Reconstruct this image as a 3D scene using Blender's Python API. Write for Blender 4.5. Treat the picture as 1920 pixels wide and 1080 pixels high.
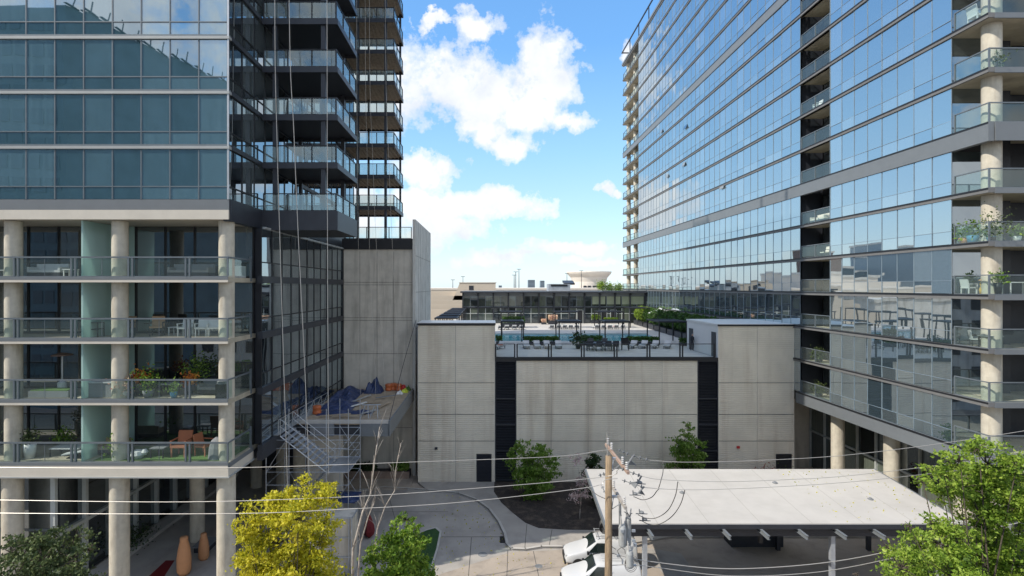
import bpy, bmesh, math, random
import numpy as np
from mathutils import Vector, Matrix
R = math.radians
random.seed(7)
NP = np.random.RandomState(5)
for o in list(bpy.data.objects): bpy.data.objects.remove(o)
scene = bpy.context.scene
COL = scene.collection

# ------------------------------------------------------------ camera, sky, sun
H = 18.0                                   # camera height above the ground
cd = bpy.data.cameras.new('camera'); cam = bpy.data.objects.new('camera', cd); COL.objects.link(cam)
cam.location = (0, 0, H); cam.rotation_euler = (R(90), 0, 0)
cd.sensor_width = 36; cd.lens = 18.75; cd.shift_x = 0.0229; cd.shift_y = -0.001
cd.clip_start = 0.2; cd.clip_end = 6000
scene.camera = cam
SUN = Vector((-1, -0.41, 1.0)).normalized()
sd = bpy.data.lights.new('sun', 'SUN'); sun = bpy.data.objects.new('sun', sd); COL.objects.link(sun)
sd.energy = 2.0; sd.angle = R(0.53); sd.color = (1.0, 0.93, 0.82)
sun.rotation_euler = (-SUN).to_track_quat('-Z', 'Y').to_euler(); sun.location = (0, 0, 120)
scene.view_settings.view_transform = 'Standard'; scene.view_settings.look = 'None'
scene.view_settings.exposure = 1.35; scene.view_settings.gamma = 1

def at(px, py, Y): return Vector(((px-916)*Y/1000, Y, H-(py-538)*Y/1000))
def gr(px, py, z=0.0):
    Y = (H-z)*1000/(py-538); return ((px-916)*Y/1000, Y)

# ---- node helper
class NT:
    def __init__(s, nt): s.t = nt; nt.nodes.clear()
    def n(s, ty, ins=None, **kw):
        nd = s.t.nodes.new(ty)
        for k, v in kw.items(): setattr(nd, k, v)
        for k, v in (ins or {}).items():
            if hasattr(v, 'is_output') : s.t.links.new(v, nd.inputs[k])
            elif v is not None:
                try: nd.inputs[k].default_value = v
                except Exception: nd.inputs[k].default_value = tuple(v)+(1,)
        return nd
    def m(s, op, a, b=None, c=None, clamp=False):
        nd = s.n('ShaderNodeMath', {0: a}, operation=op, use_clamp=clamp)
        if b is not None:
            if hasattr(b, 'is_output'): s.t.links.new(b, nd.inputs[1])
            else: nd.inputs[1].default_value = b
        if c is not None: nd.inputs[2].default_value = c
        return nd.outputs[0]
    def link(s, a, b): s.t.links.new(a, b)
    def mixc(s, f, a, b, mode='MIX'):
        nd = s.n('ShaderNodeMix', data_type='RGBA', blend_type=mode)
        for sock, v in ((nd.inputs[0], f), (nd.inputs[6], a), (nd.inputs[7], b)):
            if hasattr(v, 'is_output'): s.t.links.new(v, sock)
            else: sock.default_value = v if not isinstance(v, (tuple, list)) else tuple(v[:3])+(1,)
        return nd.outputs[2]
    def ramp(s, f, stops):
        nd = s.n('ShaderNodeValToRGB', {0: f}); cr = nd.color_ramp
        while len(cr.elements) < len(stops): cr.elements.new(0.5)
        for e, (p, c) in zip(cr.elements, stops):
            e.position = p; e.color = (tuple(c)+(1,)) if isinstance(c, (tuple, list)) else (c, c, c, 1)
        return nd.outputs[0]

world = bpy.data.worlds.new('World'); scene.world = world; world.use_nodes = True
w = NT(world.node_tree)
sky = w.n('ShaderNodeTexSky', sky_type='NISHITA', sun_disc=False)
sky.sun_elevation = math.asin(SUN.z); sky.sun_rotation = math.atan2(SUN.x, SUN.y)
sky.altitude = 50; sky.air_density = 1.0; sky.dust_density = 0.6; sky.ozone_density = 2.2
tc = w.n('ShaderNodeTexCoord').outputs['Generated']
sp = w.n('ShaderNodeSeparateXYZ', {0: tc})
az = w.m('ARCTAN2', sp.outputs[0], sp.outputs[1]); el = w.m('ARCSINE', sp.outputs[2])
n1 = w.n('ShaderNodeTexNoise', {'Vector': tc, 'Scale': 9.0, 'Detail': 7.0, 'Roughness': 0.6})
n2 = w.n('ShaderNodeTexNoise', {'Vector': tc, 'Scale': 26.0, 'Detail': 6.0, 'Roughness': 0.62})
cv = w.n('ShaderNodeCombineXYZ', {0: az, 1: el, 2: 0.0}).outputs[0]
off = w.n('ShaderNodeVectorMath', {0: n1.outputs[1], 1: (0.5, 0.5, 0.5)}, operation='SUBTRACT').outputs[0]
off = w.n('ShaderNodeVectorMath', {0: off, 'Scale': 0.115}, operation='SCALE').outputs[0]
cv = w.n('ShaderNodeVectorMath', {0: cv, 1: off}, operation='ADD').outputs[0]
clouds = [(845,160,100,62),(905,185,110,45),(1020,95,62,62),(1030,170,60,60),(990,200,80,35),(1072,222,38,22),(900,55,46,26),
          (900,235,55,30),(940,265,72,26),(805,325,62,30),(850,395,120,38),(950,390,98,32),(830,430,90,26),(1132,352,18,12),(1150,358,16,8),
          (1060,466,90,14),(930,480,85,14),(1100,494,55,11),(1168,104,12,22),(812,38,34,7),
          (700,150,120,90),(640,400,110,50),(1330,180,110,60),(1500,330,150,50)]
dens = None
for (px, py, rx, ry) in clouds:
    a_ = math.atan((px-916)/1000.0); u_ = (538-py)/1000.0
    e_ = math.atan(u_*math.cos(a_))
    v = w.n('ShaderNodeVectorMath', {0: cv, 1: (a_, e_, 0)}, operation='SUBTRACT').outputs[0]
    v = w.n('ShaderNodeVectorMath', {0: v, 1: (850.0/rx, 850.0/ry, 0)}, operation='MULTIPLY').outputs[0]
    l = w.n('ShaderNodeVectorMath', {0: v}, operation='LENGTH').outputs['Value']
    d = w.m('SUBTRACT', 1.0, l)
    dens = d if dens is None else w.m('SMOOTH_MAX', dens, d, 0.25)
# out-of-view cloud field over the rest of the sky, thickened to brighten the shade
nf = w.n('ShaderNodeTexNoise', {'Vector': tc, 'Scale': 3.2, 'Detail': 8.0, 'Roughness': 0.55})
far = w.m('MULTIPLY', w.m('SUBTRACT', nf.outputs[0], 0.41), 3.0)
side = w.m('MULTIPLY', w.m('SUBTRACT', w.m('MAXIMUM', w.m('ABSOLUTE', az), el), 0.66), 4.0, clamp=True)
far = w.m('SUBTRACT', w.m('MULTIPLY', w.m('ADD', far, 1.5), side), 1.5)
dens = w.m('MAXIMUM', dens, far)
dens = w.m('ADD', dens, w.m('MULTIPLY', w.m('SUBTRACT', n2.outputs[0], 0.52), 1.7))
alpha = w.ramp(dens, [(-0.08, 0.0), (0.15, 0.45), (0.5, 0.97)])
shade = w.ramp(n1.outputs[0], [(0.32, (0.76, 0.81, 0.89)), (0.50, (0.93, 0.95, 0.98)), (0.62, (1.03, 1.03, 1.03))])
cl = w.n('ShaderNodeVectorMath', {0: shade, 'Scale': 2.85}, operation='SCALE').outputs[0]
hs = w.n('ShaderNodeHueSaturation', {'Saturation': 1.05, 'Value': 0.97, 'Color': sky.outputs[0]}).outputs[0]
grad = w.ramp(el, [(0.0, (0.66,0.83,0.97)), (0.10, (0.50,0.75,0.96)), (0.24, (0.32,0.63,0.94)), (0.42, (0.15,0.43,0.88)), (0.8, (0.10,0.28,0.70))])
grad = w.n('ShaderNodeVectorMath', {0: grad, 'Scale': 2.75}, operation='SCALE').outputs[0]
hs = w.mixc(0.78, hs, grad)
colr = w.mixc(alpha, hs, cl)
bg = w.n('ShaderNodeBackground', {'Color': colr, 'Strength': 0.15})
wo = w.n('ShaderNodeOutputWorld', {'Surface': bg.outputs[0]})

# ------------------------------------------------------------ materials
MATS = {}
def mat(name): 
    m = bpy.data.materials.new(name); m.use_nodes = True; MATS[name] = m; return m, NT(m.node_tree)
def pbr(name, col, rough=0.6, metal=0.0, var=0.12, scale=1.5, bump=0.0, bscale=20, spec=0.5, stain=None, stretch=(1,1,1), isl=0.0):
    m, t = mat(name)
    co = t.n('ShaderNodeTexCoord').outputs['Object']
    mp = t.n('ShaderNodeMapping', {'Vector': co, 'Scale': stretch}).outputs[0]
    nz = t.n('ShaderNodeTexNoise', {'Vector': mp, 'Scale': scale, 'Detail': 8.0, 'Roughness': 0.62}).outputs[0]
    lo = tuple(c*(1-var) for c in col); hi = tuple(min(1, c*(1+var)) for c in col)
    c = t.ramp(nz, [(0.3, lo), (0.7, hi)])
    if stain:
        scol, sst, ssc, samt = stain
        mp2 = t.n('ShaderNodeMapping', {'Vector': co, 'Scale': sst}).outputs[0]
        n2 = t.n('ShaderNodeTexNoise', {'Vector': mp2, 'Scale': ssc, 'Detail': 5.0, 'Roughness': 0.6}).outputs[0]
        f = t.ramp(n2, [(0.5, 0.0), (0.75, samt)])
        c = t.mixc(f, c, scol)
    if isl:
        rnd = t.n('ShaderNodeNewGeometry').outputs['Random Per Island']
        c = t.n('ShaderNodeHueSaturation', {'Value': t.m('ADD', t.m('MULTIPLY', rnd, 2*isl), 1-isl), 'Color': c}).outputs[0]
    b = t.n('ShaderNodeBsdfPrincipled', {'Base Color': c, 'Roughness': rough, 'Metallic': metal, 'Specular IOR Level': spec})
    if bump:
        bn = t.n('ShaderNodeTexNoise', {'Vector': co, 'Scale': bscale, 'Detail': 6.0}).outputs[0]
        bp = t.n('ShaderNodeBump', {'Height': bn, 'Strength': bump, 'Distance': 0.05})
        t.link(bp.outputs[0], b.inputs['Normal'])
    t.n('ShaderNodeOutputMaterial', {'Surface': b.outputs[0]})
    return m
def curtain(name, dark, light, refl, base_fac, wav=0.012, gcol=(0.8, 0.9, 0.97), edge=0.85, lo=0.45, hi=0.75):
    m, t = mat(name)
    co = t.n('ShaderNodeTexCoord').outputs['Object']
    rnd = t.n('ShaderNodeNewGeometry').outputs['Random Per Island']
    mp = t.n('ShaderNodeMapping', {'Vector': co, 'Scale': (9, 9, 0.25)}).outputs[0]
    cur = t.n('ShaderNodeTexNoise', {'Vector': mp, 'Scale': 1.0, 'Detail': 3.0}).outputs[0]
    f = t.ramp(rnd, [(lo, 0.0), (hi, 1.0)])
    f = t.m('MULTIPLY', f, t.m('ADD', cur, 0.35), clamp=True)
    c = t.mixc(f, dark, light)
    dif = t.n('ShaderNodeBsdfDiffuse', {'Color': c})
    nz = t.n('ShaderNodeTexNoise', {'Vector': co, 'Scale': 0.40, 'Detail': 1.0}).outputs[0]
    bp = t.n('ShaderNodeBump', {'Height': nz, 'Strength': 1.0, 'Distance': wav})
    gl = t.n('ShaderNodeBsdfGlossy', {'Color': gcol, 'Roughness': 0.015, 'Normal': bp.outputs[0]})
    lw = t.n('ShaderNodeLayerWeight', {'Blend': 0.35}).outputs['Facing']
    fac = t.m('ADD', base_fac, t.m('MULTIPLY', t.m('POWER', lw, 1.6), edge-base_fac), clamp=True)
    mx = t.n('ShaderNodeMixShader', {0: fac, 1: dif.outputs[0], 2: gl.outputs[0]})
    t.n('ShaderNodeOutputMaterial', {'Surface': mx.outputs[0]})
    return m
def clear_glass(name, tint, refl=0.10, milk=0.0):
    m, t = mat(name)
    tr = t.n('ShaderNodeBsdfTransparent', {'Color': tint})
    gl = t.n('ShaderNodeBsdfGlossy', {'Color': (0.85, 0.95, 0.95), 'Roughness': 0.02})
    lw = t.n('ShaderNodeLayerWeight', {'Blend': 0.3}).outputs['Facing']
    fac = t.m('ADD', refl, t.m('MULTIPLY', t.m('POWER', lw, 2.5), 0.7), clamp=True)
    sh = tr.outputs[0]
    if milk:
        df = t.n('ShaderNodeBsdfDiffuse', {'Color': (0.5, 0.6, 0.58)})
        sh = t.n('ShaderNodeMixShader', {0: milk, 1: sh, 2: df.outputs[0]}).outputs[0]
    mx = t.n('ShaderNodeMixShader', {0: fac, 1: sh, 2: gl.outputs[0]})
    t.n('ShaderNodeOutputMaterial', {'Surface': mx.outputs[0]})
    return m
def leafmat(name, c1, c2, c3, trans=0.35):
    m, t = mat(name)
    rnd = t.n('ShaderNodeNewGeometry').outputs['Random Per Island']
    co = t.n('ShaderNodeTexCoord').outputs['Object']
    cn = t.n('ShaderNodeTexNoise', {'Vector': co, 'Scale': 1.1, 'Detail': 3.0}).outputs[0]
    f = t.m('ADD', t.m('MULTIPLY', rnd, 0.55), t.m('MULTIPLY', t.m('SUBTRACT', cn, 0.28), 1.0))
    c = t.ramp(f, [(0.12, c1), (0.50, c2), (0.92, c3)])
    df = t.n('ShaderNodeBsdfPrincipled', {'Base Color': c, 'Roughness': 0.55, 'Specular IOR Level': 0.35})
    tr = t.n('ShaderNodeBsdfTranslucent', {'Color': c})
    mx = t.n('ShaderNodeMixShader', {0: trans, 1: df.outputs[0], 2: tr.outputs[0]})
    t.n('ShaderNodeOutputMaterial', {'Surface': mx.outputs[0]})
    return m
GL_BLUE = curtain('facade_glass_blue', (0.06,0.09,0.11), (0.14,0.175,0.19), 0.6, 0.50, wav=0.006, edge=0.92, gcol=(0.82,0.88,0.91), lo=0.62, hi=0.9)
MULLR = pbr('pale_blue_mullion', (0.25,0.31,0.36), 0.3, 0.3)
GL_LT = curtain('facade_glass_teal', (0.035,0.085,0.108), (0.095,0.18,0.22), 0.5, 0.36, wav=0.006, lo=0.3, hi=0.8, edge=0.8)
GL_SIDE = curtain('facade_glass_dark', (0.012,0.016,0.02), (0.10,0.125,0.13), 0.5, 0.30, wav=0.008, edge=0.75)
GL_DOOR = curtain('window_glass_dark', (0.016,0.019,0.023), (0.10,0.105,0.095), 0.5, 0.24, wav=0.008, edge=0.7)
GL_CLUB = curtain('clubhouse_glass', (0.03,0.035,0.035), (0.13,0.15,0.12), 0.3, 0.10, wav=0.01, edge=0.5)
GL_RAIL = clear_glass('balcony_glass', (0.80,0.90,0.88), 0.07, 0.06)
GL_PALE = clear_glass('pale_balcony_glass', (0.72,0.82,0.82), 0.14, 0.22)
GL_CLEAR = clear_glass('clear_glass', (0.90,0.96,0.95), 0.06)
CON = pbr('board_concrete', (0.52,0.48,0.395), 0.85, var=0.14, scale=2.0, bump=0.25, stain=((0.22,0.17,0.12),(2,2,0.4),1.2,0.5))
CONW = pbr('grey_concrete_wall', (0.56,0.52,0.45), 0.85, var=0.14, scale=0.7, bump=0.2, stain=((0.22,0.2,0.17),(1.2,1.2,0.12),1.3,0.6))
CONL = pbr('pale_concrete', (0.60,0.59,0.55), 0.8, var=0.14, scale=0.8, bump=0.2, stain=((0.32,0.29,0.25),(1.4,1.4,0.08),1.2,0.7))
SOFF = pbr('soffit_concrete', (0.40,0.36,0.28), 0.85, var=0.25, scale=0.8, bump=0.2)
GAR = pbr('ribbed_wall', (0.77,0.705,0.59), 0.8, var=0.09, scale=0.5, bump=0.15, bscale=8,
          stain=((0.52,0.42,0.31),(0.9,1,0.06),1.3,0.6))
CREAM = pbr('cream_beam', (0.55,0.51,0.44), 0.7, var=0.06, scale=1.0)
STEELG = pbr('grey_fascia', (0.150,0.165,0.178), 0.45, 0.0, var=0.05)
STEELL = pbr('light_grey_fascia', (0.36,0.375,0.37), 0.4, 0.1, var=0.05)
CHAR = pbr('charcoal_steel', (0.028,0.032,0.042), 0.45, 0.0, var=0.15)
BLK = pbr('black_metal', (0.012,0.013,0.016), 0.5)
MULL = pbr('mullion', (0.14,0.165,0.185), 0.4, 0.2)
MULLW = pbr('pale_mullion', (0.42,0.45,0.44), 0.45)
DECKB = pbr('brown_deck', (0.30,0.235,0.17), 0.75, var=0.3, scale=3)
SLAT = pbr('louvre_dark', (0.020,0.023,0.034), 0.45)
ROOFW = pbr('white_roof', (0.47,0.45,0.42), 0.75, var=0.07, scale=0.5, stain=((0.37,0.35,0.32),(0.5,1.0,1),0.8,0.45))
WHITE = pbr('white_paint', (0.68,0.68,0.67), 0.35, var=0.02)
CARW = pbr('white_car_paint', (0.56,0.57,0.58), 0.22, var=0.01, spec=0.6)
CARG = pbr('car_glass', (0.012,0.02,0.02), 0.05, spec=0.8)
RUB = pbr('rubber', (0.018,0.018,0.018), 0.8)
ALU = pbr('aluminium', (0.52,0.54,0.56), 0.35, 0.6)
GALV = pbr('galvanised_steel', (0.40,0.43,0.47), 0.45, 0.4, var=0.15)
WOOD = pbr('pole_wood', (0.26,0.19,0.12), 0.85, var=0.35, scale=3, stretch=(6,6,0.5), bump=0.4, stain=((0.10,0.07,0.05),(6,6,0.7),1.5,0.7))
PORC = pbr('porcelain', (0.48,0.47,0.46), 0.3)
WIRE = pbr('wire', (0.42,0.40,0.37), 0.4, 0.3, var=0.0)
WIRED = pbr('dark_wire', (0.10,0.095,0.09), 0.6)
ROPE = pbr('rope', (0.62,0.58,0.52), 0.9)
TEAL, t = mat('teal_frosted_glass')
d_ = t.n('ShaderNodeBsdfDiffuse', {'Color': (0.55,0.72,0.69,1)}); tr_ = t.n('ShaderNodeBsdfTranslucent', {'Color': (0.6,0.78,0.75,1)})
g_ = t.n('ShaderNodeBsdfGlossy', {'Color': (0.8,0.9,0.9,1), 'Roughness': 0.12})
mx_ = t.n('ShaderNodeMixShader', {0: 0.45, 1: d_.outputs[0], 2: tr_.outputs[0]}); mx2_ = t.n('ShaderNodeMixShader', {0: 0.10, 1: mx_.outputs[0], 2: g_.outputs[0]})
t.n('ShaderNodeOutputMaterial', {'Surface': mx2_.outputs[0]})
PAVE = pbr('pale_paving', (0.38,0.325,0.27), 0.85, var=0.10, scale=0.35, bump=0.15, bscale=30, stain=((0.20,0.175,0.15),(1,1,1),0.9,0.6))
DRIVE = pbr('driveway_concrete', (0.37,0.345,0.315), 0.85, var=0.14, scale=0.3, bump=0.15, bscale=30, stain=((0.17,0.16,0.15),(1,0.6,1),0.45,0.7))
ASPH = pbr('asphalt', (0.06,0.06,0.062), 0.9, var=0.2, scale=1)
KERB = pbr('kerb_concrete', (0.47,0.45,0.42), 0.85, var=0.1)
MULCH = pbr('mulch', (0.040,0.032,0.029), 0.95, var=0.7, scale=14, bump=0.9, bscale=14, stain=((0.15,0.12,0.09),(1,1,1),1.6,0.8))
GRASS = pbr('lawn', (0.025,0.075,0.018), 0.9, var=0.4, scale=12, bump=0.8, bscale=50)
DECK = pbr('pool_paving', (0.50,0.485,0.46), 0.85, var=0.08, scale=0.8, stain=((0.38,0.36,0.34),(0.5,2,1),0.6,0.6))
JOINT = pbr('joint', (0.10,0.095,0.09), 0.9)
BEIGE = pbr('beige_render', (0.58,0.51,0.42), 0.9, var=0.05, scale=0.2)
CREAMT = pbr('cream_render', (0.72,0.66,0.58), 0.9, var=0.04, scale=0.2)
BARK = pbr('bark', (0.07,0.055,0.042), 0.9, var=0.4, scale=5, bump=0.5)
BARKP = pbr('pale_bark', (0.36,0.32,0.28), 0.85, var=0.5, scale=4)
LF_Y = leafmat('leaf_yellow', (0.24,0.27,0.015), (0.62,0.57,0.035), (0.85,0.76,0.10), 0.45)
LF_G = leafmat('leaf_green', (0.04,0.10,0.010), (0.16,0.28,0.025), (0.40,0.50,0.07), 0.35)
LF_B = leafmat('leaf_bright', (0.06,0.13,0.014), (0.24,0.37,0.04), (0.48,0.58,0.11), 0.42)
LF_D = leafmat('leaf_olive', (0.025,0.045,0.016), (0.075,0.11,0.035), (0.20,0.24,0.09), 0.2)
LF_S = leafmat('leaf_small_tree', (0.07,0.15,0.02), (0.17,0.30,0.04), (0.36,0.48,0.13), 0.4)
LF_H = leafmat('leaf_hedge', (0.022,0.06,0.010), (0.045,0.11,0.015), (0.09,0.18,0.03), 0.2)
LF_F = leafmat('leaf_dark', (0.012,0.03,0.010), (0.03,0.06,0.018), (0.06,0.10,0.03), 0.2)  # darkest of the leaf greens
FL_W = leafmat('blossom_white', (0.42,0.28,0.27), (0.6,0.45,0.44), (0.75,0.68,0.66), 0.2)
FL_R = leafmat('flowers_orange', (0.5,0.10,0.03), (0.7,0.25,0.05), (0.75,0.5,0.1), 0.2)
FL_P = leafmat('flowers_pink', (0.6,0.30,0.25), (0.75,0.55,0.42), (0.8,0.7,0.4), 0.2)
RED = pbr('dark_red', (0.16,0.012,0.016), 0.7)
TERRA = pbr('terracotta', (0.55,0.27,0.13), 0.7, var=0.1)
RUST = pbr('rust_fabric', (0.42,0.16,0.08), 0.85)
BLUE = pbr('blue_tarp', (0.022,0.038,0.105), 0.45, var=0.4, scale=3, bump=0.6, bscale=3)
ORNG = pbr('orange_plastic', (0.50,0.13,0.04), 0.45)
YELL = pbr('yellow_plastic', (0.55,0.60,0.06), 0.5)
REDP = pbr('red_plastic', (0.5,0.03,0.03), 0.5)
GREYF = pbr('grey_fabric', (0.20,0.21,0.22), 0.9)
LGREY = pbr('light_grey_fabric', (0.50,0.51,0.52), 0.9)
WICK = pbr('wicker', (0.34,0.22,0.12), 0.8)
PLY = pbr('plywood', (0.36,0.29,0.21), 0.85, var=0.25, scale=2)
PBLUE = pbr('blue_glaze', (0.08,0.24,0.38), 0.3)
SKIN = pbr('skin', (0.45,0.27,0.19), 0.6)
TURF = pbr('turf_rug', (0.09,0.17,0.04), 0.95, var=0.3, scale=20)
TOWD = pbr('tower_blue_and_haze', (0.20,0.27,0.33), 0.4)  # on the horizon towers the blue base colour stands in for distance haze
BRICK = pbr('brown_masonry', (0.16,0.11,0.09), 0.85, var=0.2)
GREENP = pbr('pale_green_blind', (0.30,0.34,0.24), 0.7, var=0.1)
WATER, t = mat('pool_water')
co = t.n('ShaderNodeTexCoord').outputs['Object']
nz = t.n('ShaderNodeTexNoise', {'Vector': co, 'Scale': 0.35, 'Detail': 3.0}).outputs[0]
c_ = t.ramp(nz, [(0.35, (0.04,0.30,0.42)), (0.6, (0.09,0.42,0.50)), (0.8, (0.18,0.5,0.52))])
nb = t.n('ShaderNodeTexNoise', {'Vector': co, 'Scale': 3.0, 'Detail': 3.0}).outputs[0]
bp = t.n('ShaderNodeBump', {'Height': nb, 'Strength': 0.35, 'Distance': 0.03})
b_ = t.n('ShaderNodeBsdfPrincipled', {'Base Color': c_, 'Roughness': 0.08, 'Normal': bp.outputs[0], 'IOR': 1.33})
t.n('ShaderNodeOutputMaterial', {'Surface': b_.outputs[0]})

# ------------------------------------------------------------ mesh + object helpers
ORG = {}
def tagit(o, label=None, cat=None, group=None, kind=None):
    if label: o['label'] = label
    if cat: o['category'] = cat
    if group: o['group'] = group
    if kind: o['kind'] = kind
    return o
def E(name, label, cat, loc, group=None, rz=0):
    o = bpy.data.objects.new(name, None); o.empty_display_size = 0.3
    o.location = loc; o.rotation_euler = (0, 0, rz); COL.objects.link(o); ORG[o.name] = Vector(loc) if rz == 0 else Vector((0,0,0))
    return tagit(o, label, cat, group)
class MB:
    def __init__(s): s.v = []; s.f = []
    def add(s, vs, fs):
        k = len(s.v); s.v += [tuple(v) for v in vs]; s.f += [tuple(i+k for i in f) for f in fs]; return s
    def box(s, x0, x1, y0, y1, z0, z1):
        return s.add([(x0,y0,z0),(x1,y0,z0),(x1,y1,z0),(x0,y1,z0),(x0,y0,z1),(x1,y0,z1),(x1,y1,z1),(x0,y1,z1)],
                     [(0,3,2,1),(4,5,6,7),(0,1,5,4),(1,2,6,5),(2,3,7,6),(3,0,4,7)])
    def ob(s, c, u, v, n):
        c, u, v, n = map(Vector, (c, u, v, n))
        p = [c-u-v-n, c+u-v-n, c+u+v-n, c-u+v-n, c-u-v+n, c+u-v+n, c+u+v+n, c-u+v+n]
        return s.add(p, [(0,3,2,1),(4,5,6,7),(0,1,5,4),(1,2,6,5),(2,3,7,6),(3,0,4,7)])
    def quad(s, a, b, c, d): return s.add([a, b, c, d], [(0,1,2,3)])
    def cone(s, p0, p1, r0, r1=None, n=12, cap=True):
        p0, p1 = Vector(p0), Vector(p1); r1 = r0 if r1 is None else r1
        d = (p1-p0).normalized(); a = d.orthogonal().normalized(); b = d.cross(a)
        vs = []
        for p, r in ((p0, r0), (p1, r1)):
            for i in range(n):
                t = 2*math.pi*i/n; vs.append(p + a*math.cos(t)*r + b*math.sin(t)*r)
        fs = [(i, (i+1) % n, n+(i+1) % n, n+i) for i in range(n)]
        if cap: fs += [tuple(range(n-1, -1, -1)), tuple(range(n, 2*n))]
        return s.add(vs, fs)
    def tube(s, pts, r, n=6):
        pts = [Vector(p) for p in pts]; rs = r if isinstance(r, (list, tuple)) else [r]*len(pts)
        vs = []; a = None
        for i, p in enumerate(pts):
            d = (pts[min(i+1, len(pts)-1)] - pts[max(i-1, 0)]).normalized()
            a = d.orthogonal().normalized() if a is None else (a - d*a.dot(d)).normalized()
            b = d.cross(a)
            for k in range(n):
                t = 2*math.pi*k/n; vs.append(p + a*math.cos(t)*rs[i] + b*math.sin(t)*rs[i])
        fs = []
        for i in range(len(pts)-1):
            for k in range(n): fs.append((i*n+k, i*n+(k+1) % n, (i+1)*n+(k+1) % n, (i+1)*n+k))
        fs += [tuple(range(n-1, -1, -1)), tuple((len(pts)-1)*n+k for k in range(n))]
        return s.add(vs, fs)
    def prism(s, poly, z0, z1):
        n = len(poly)
        area = sum(poly[i][0]*poly[(i+1) % n][1]-poly[(i+1) % n][0]*poly[i][1] for i in range(n))
        if area < 0: poly = poly[::-1]
        return s.add([(x, y, z0) for x, y in poly]+[(x, y, z1) for x, y in poly],
                     [tuple(range(n-1, -1, -1)), tuple(range(n, 2*n))]+[(i, (i+1) % n, n+(i+1) % n, n+i) for i in range(n)])
    def lathe(s, c, prof, n=16):
        c = Vector(c); m = len(prof); vs = []
        for r, z in prof:
            for k in range(n):
                t = 2*math.pi*k/n; vs.append((c.x+r*math.cos(t), c.y+r*math.sin(t), c.z+z))
        fs = [(i*n+k, i*n+(k+1) % n, (i+1)*n+(k+1) % n, (i+1)*n+k) for i in range(m-1) for k in range(n)]
        fs += [tuple(range(n-1, -1, -1)), tuple((m-1)*n+k for k in range(n))]
        return s.add(vs, fs)
    def build(s, name, m, parent=None, smooth=False, loc=None):
        org = Vector((0, 0, 0)) if parent is None else ORG[parent.name]
        if loc is not None and parent is None: org = Vector(loc)
        me = bpy.data.meshes.new(name)
        me.from_pydata([(v[0]-org.x, v[1]-org.y, v[2]-org.z) for v in s.v], [], s.f)
        me.materials.append(m)
        if smooth: 
            for p in me.polygons: p.use_smooth = True
        o = bpy.data.objects.new(name, me); COL.objects.link(o); ORG[o.name] = org
        if parent is None: o.location = org
        else: o.parent = parent
        return o
def S(mb, name, m): return tagit(mb.build(name, m), kind='structure')
def kids(o): return [c for c in bpy.data.objects if c.parent == o]
def copy_tree(o, loc=None, rz=None, label=None):
    def rec(a, par):
        c = a.copy(); COL.objects.link(c)
        if par is not None: c.parent = par
        for ch in KIDS(a): rec(ch, c)
        return c
    cache = {}
    for c in bpy.data.objects:
        if c.parent: cache.setdefault(c.parent.name, []).append(c)
    KIDS = lambda a: cache.get(a.name, [])
    r = rec(o, None)
    if loc is not None: r.location = loc
    if rz is not None: r.rotation_euler = (0, 0, rz)
    if label: r['label'] = label
    ORG[r.name] = Vector(loc) if loc is not None else ORG[o.name]
    return r

def ribbon(root, a, b, nrm, z0, z1, pw, th, gm, fm, frame_r=0.028, proud=0.03, name='ribbon_window', jit=0.005):
    a, b, nrm = Vector((*a, 0)), Vector((*b, 0)), Vector((*nrm, 0))
    L = (b-a).length; u = (b-a)/L; n = max(1, round(L/pw)); w_ = L/n
    g = MB(); fr = MB()
    flip = u.cross(Vector((0,0,1))).dot(nrm) < 0
    rows = [(z0, z1)] if not th else [(z0, z0+th), (z0+th, z1)]
    for i in range(n):
        for (q0, q1) in rows:
            p, q = a+u*w_*i, a+u*w_*(i+1)
            c = [Vector((p.x,p.y,q0)), Vector((q.x,q.y,q0)), Vector((q.x,q.y,q1)), Vector((p.x,p.y,q1))]
            k = [random.uniform(-jit, jit) for _ in range(3)]; k.append(k[0]+k[2]-k[1])
            c = [v+nrm*kk for v, kk in zip(c, k)]
            if flip: c = c[::-1]
            g.quad(*c)
    wn = g.build(name, gm, root)
    for i in range(n+1):
        p = a+u*w_*i+nrm*(proud/2)
        fr.ob((p.x, p.y, (z0+z1)/2), u*frame_r, nrm*(proud/2+0.01), (0,0,(z1-z0)/2))
    if True:
        m_ = (a+b)/2+nrm*(proud/2)
        fr.ob((m_.x, m_.y, z0+(th if th else frame_r*1.1)), u*(L/2), nrm*(proud/2+0.007), (0,0,frame_r))
    fr.build('window_frame', fm, wn)
    return wn
def railing(parent, pts, z, posts, h=1.1, gm=None, rm=None, post_w=0.035, dbl=0.0, gb=0.08):
    """glass railing following 2-D pts; posts = spacing"""
    gm = gm or GL_RAIL; rm = rm or MULL; g = MB(); f = MB()
    for i in range(len(pts)-1):
        a, b = Vector((*pts[i], 0)), Vector((*pts[i+1], 0)); L = (b-a).length; u = (b-a)/L; nv = Vector((u.y, -u.x, 0))
        g.quad(*[Vector((p.x,p.y,zz)) for p, zz in ((a+u*0.03,z+gb),(b-u*0.03,z+gb),(b-u*0.03,z+h-0.06),(a+u*0.03,z+h-0.06))])
        m_ = (a+b)/2
        f.ob((m_.x,m_.y,z+h), u*(L/2+0.025), nv*0.04, (0,0,0.03))
        f.ob((m_.x,m_.y,z+gb*0.5), u*(L/2), nv*0.03, (0,0,0.025))
        n = max(1, round(L/posts))
        for k in range(n+1):
            p = a+u*(L*k/n)
            offs = (-dbl, dbl) if (dbl and 0 < k < n) else (0,)
            for o_ in offs:
                q = p+u*o_; f.ob((q.x,q.y,z+h/2+0.005), u*post_w, nv*0.045, (0,0,h/2-0.01))
    go = g.build('glass_panel', gm, parent); f.build('railing', rm, parent)
    return go
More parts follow.
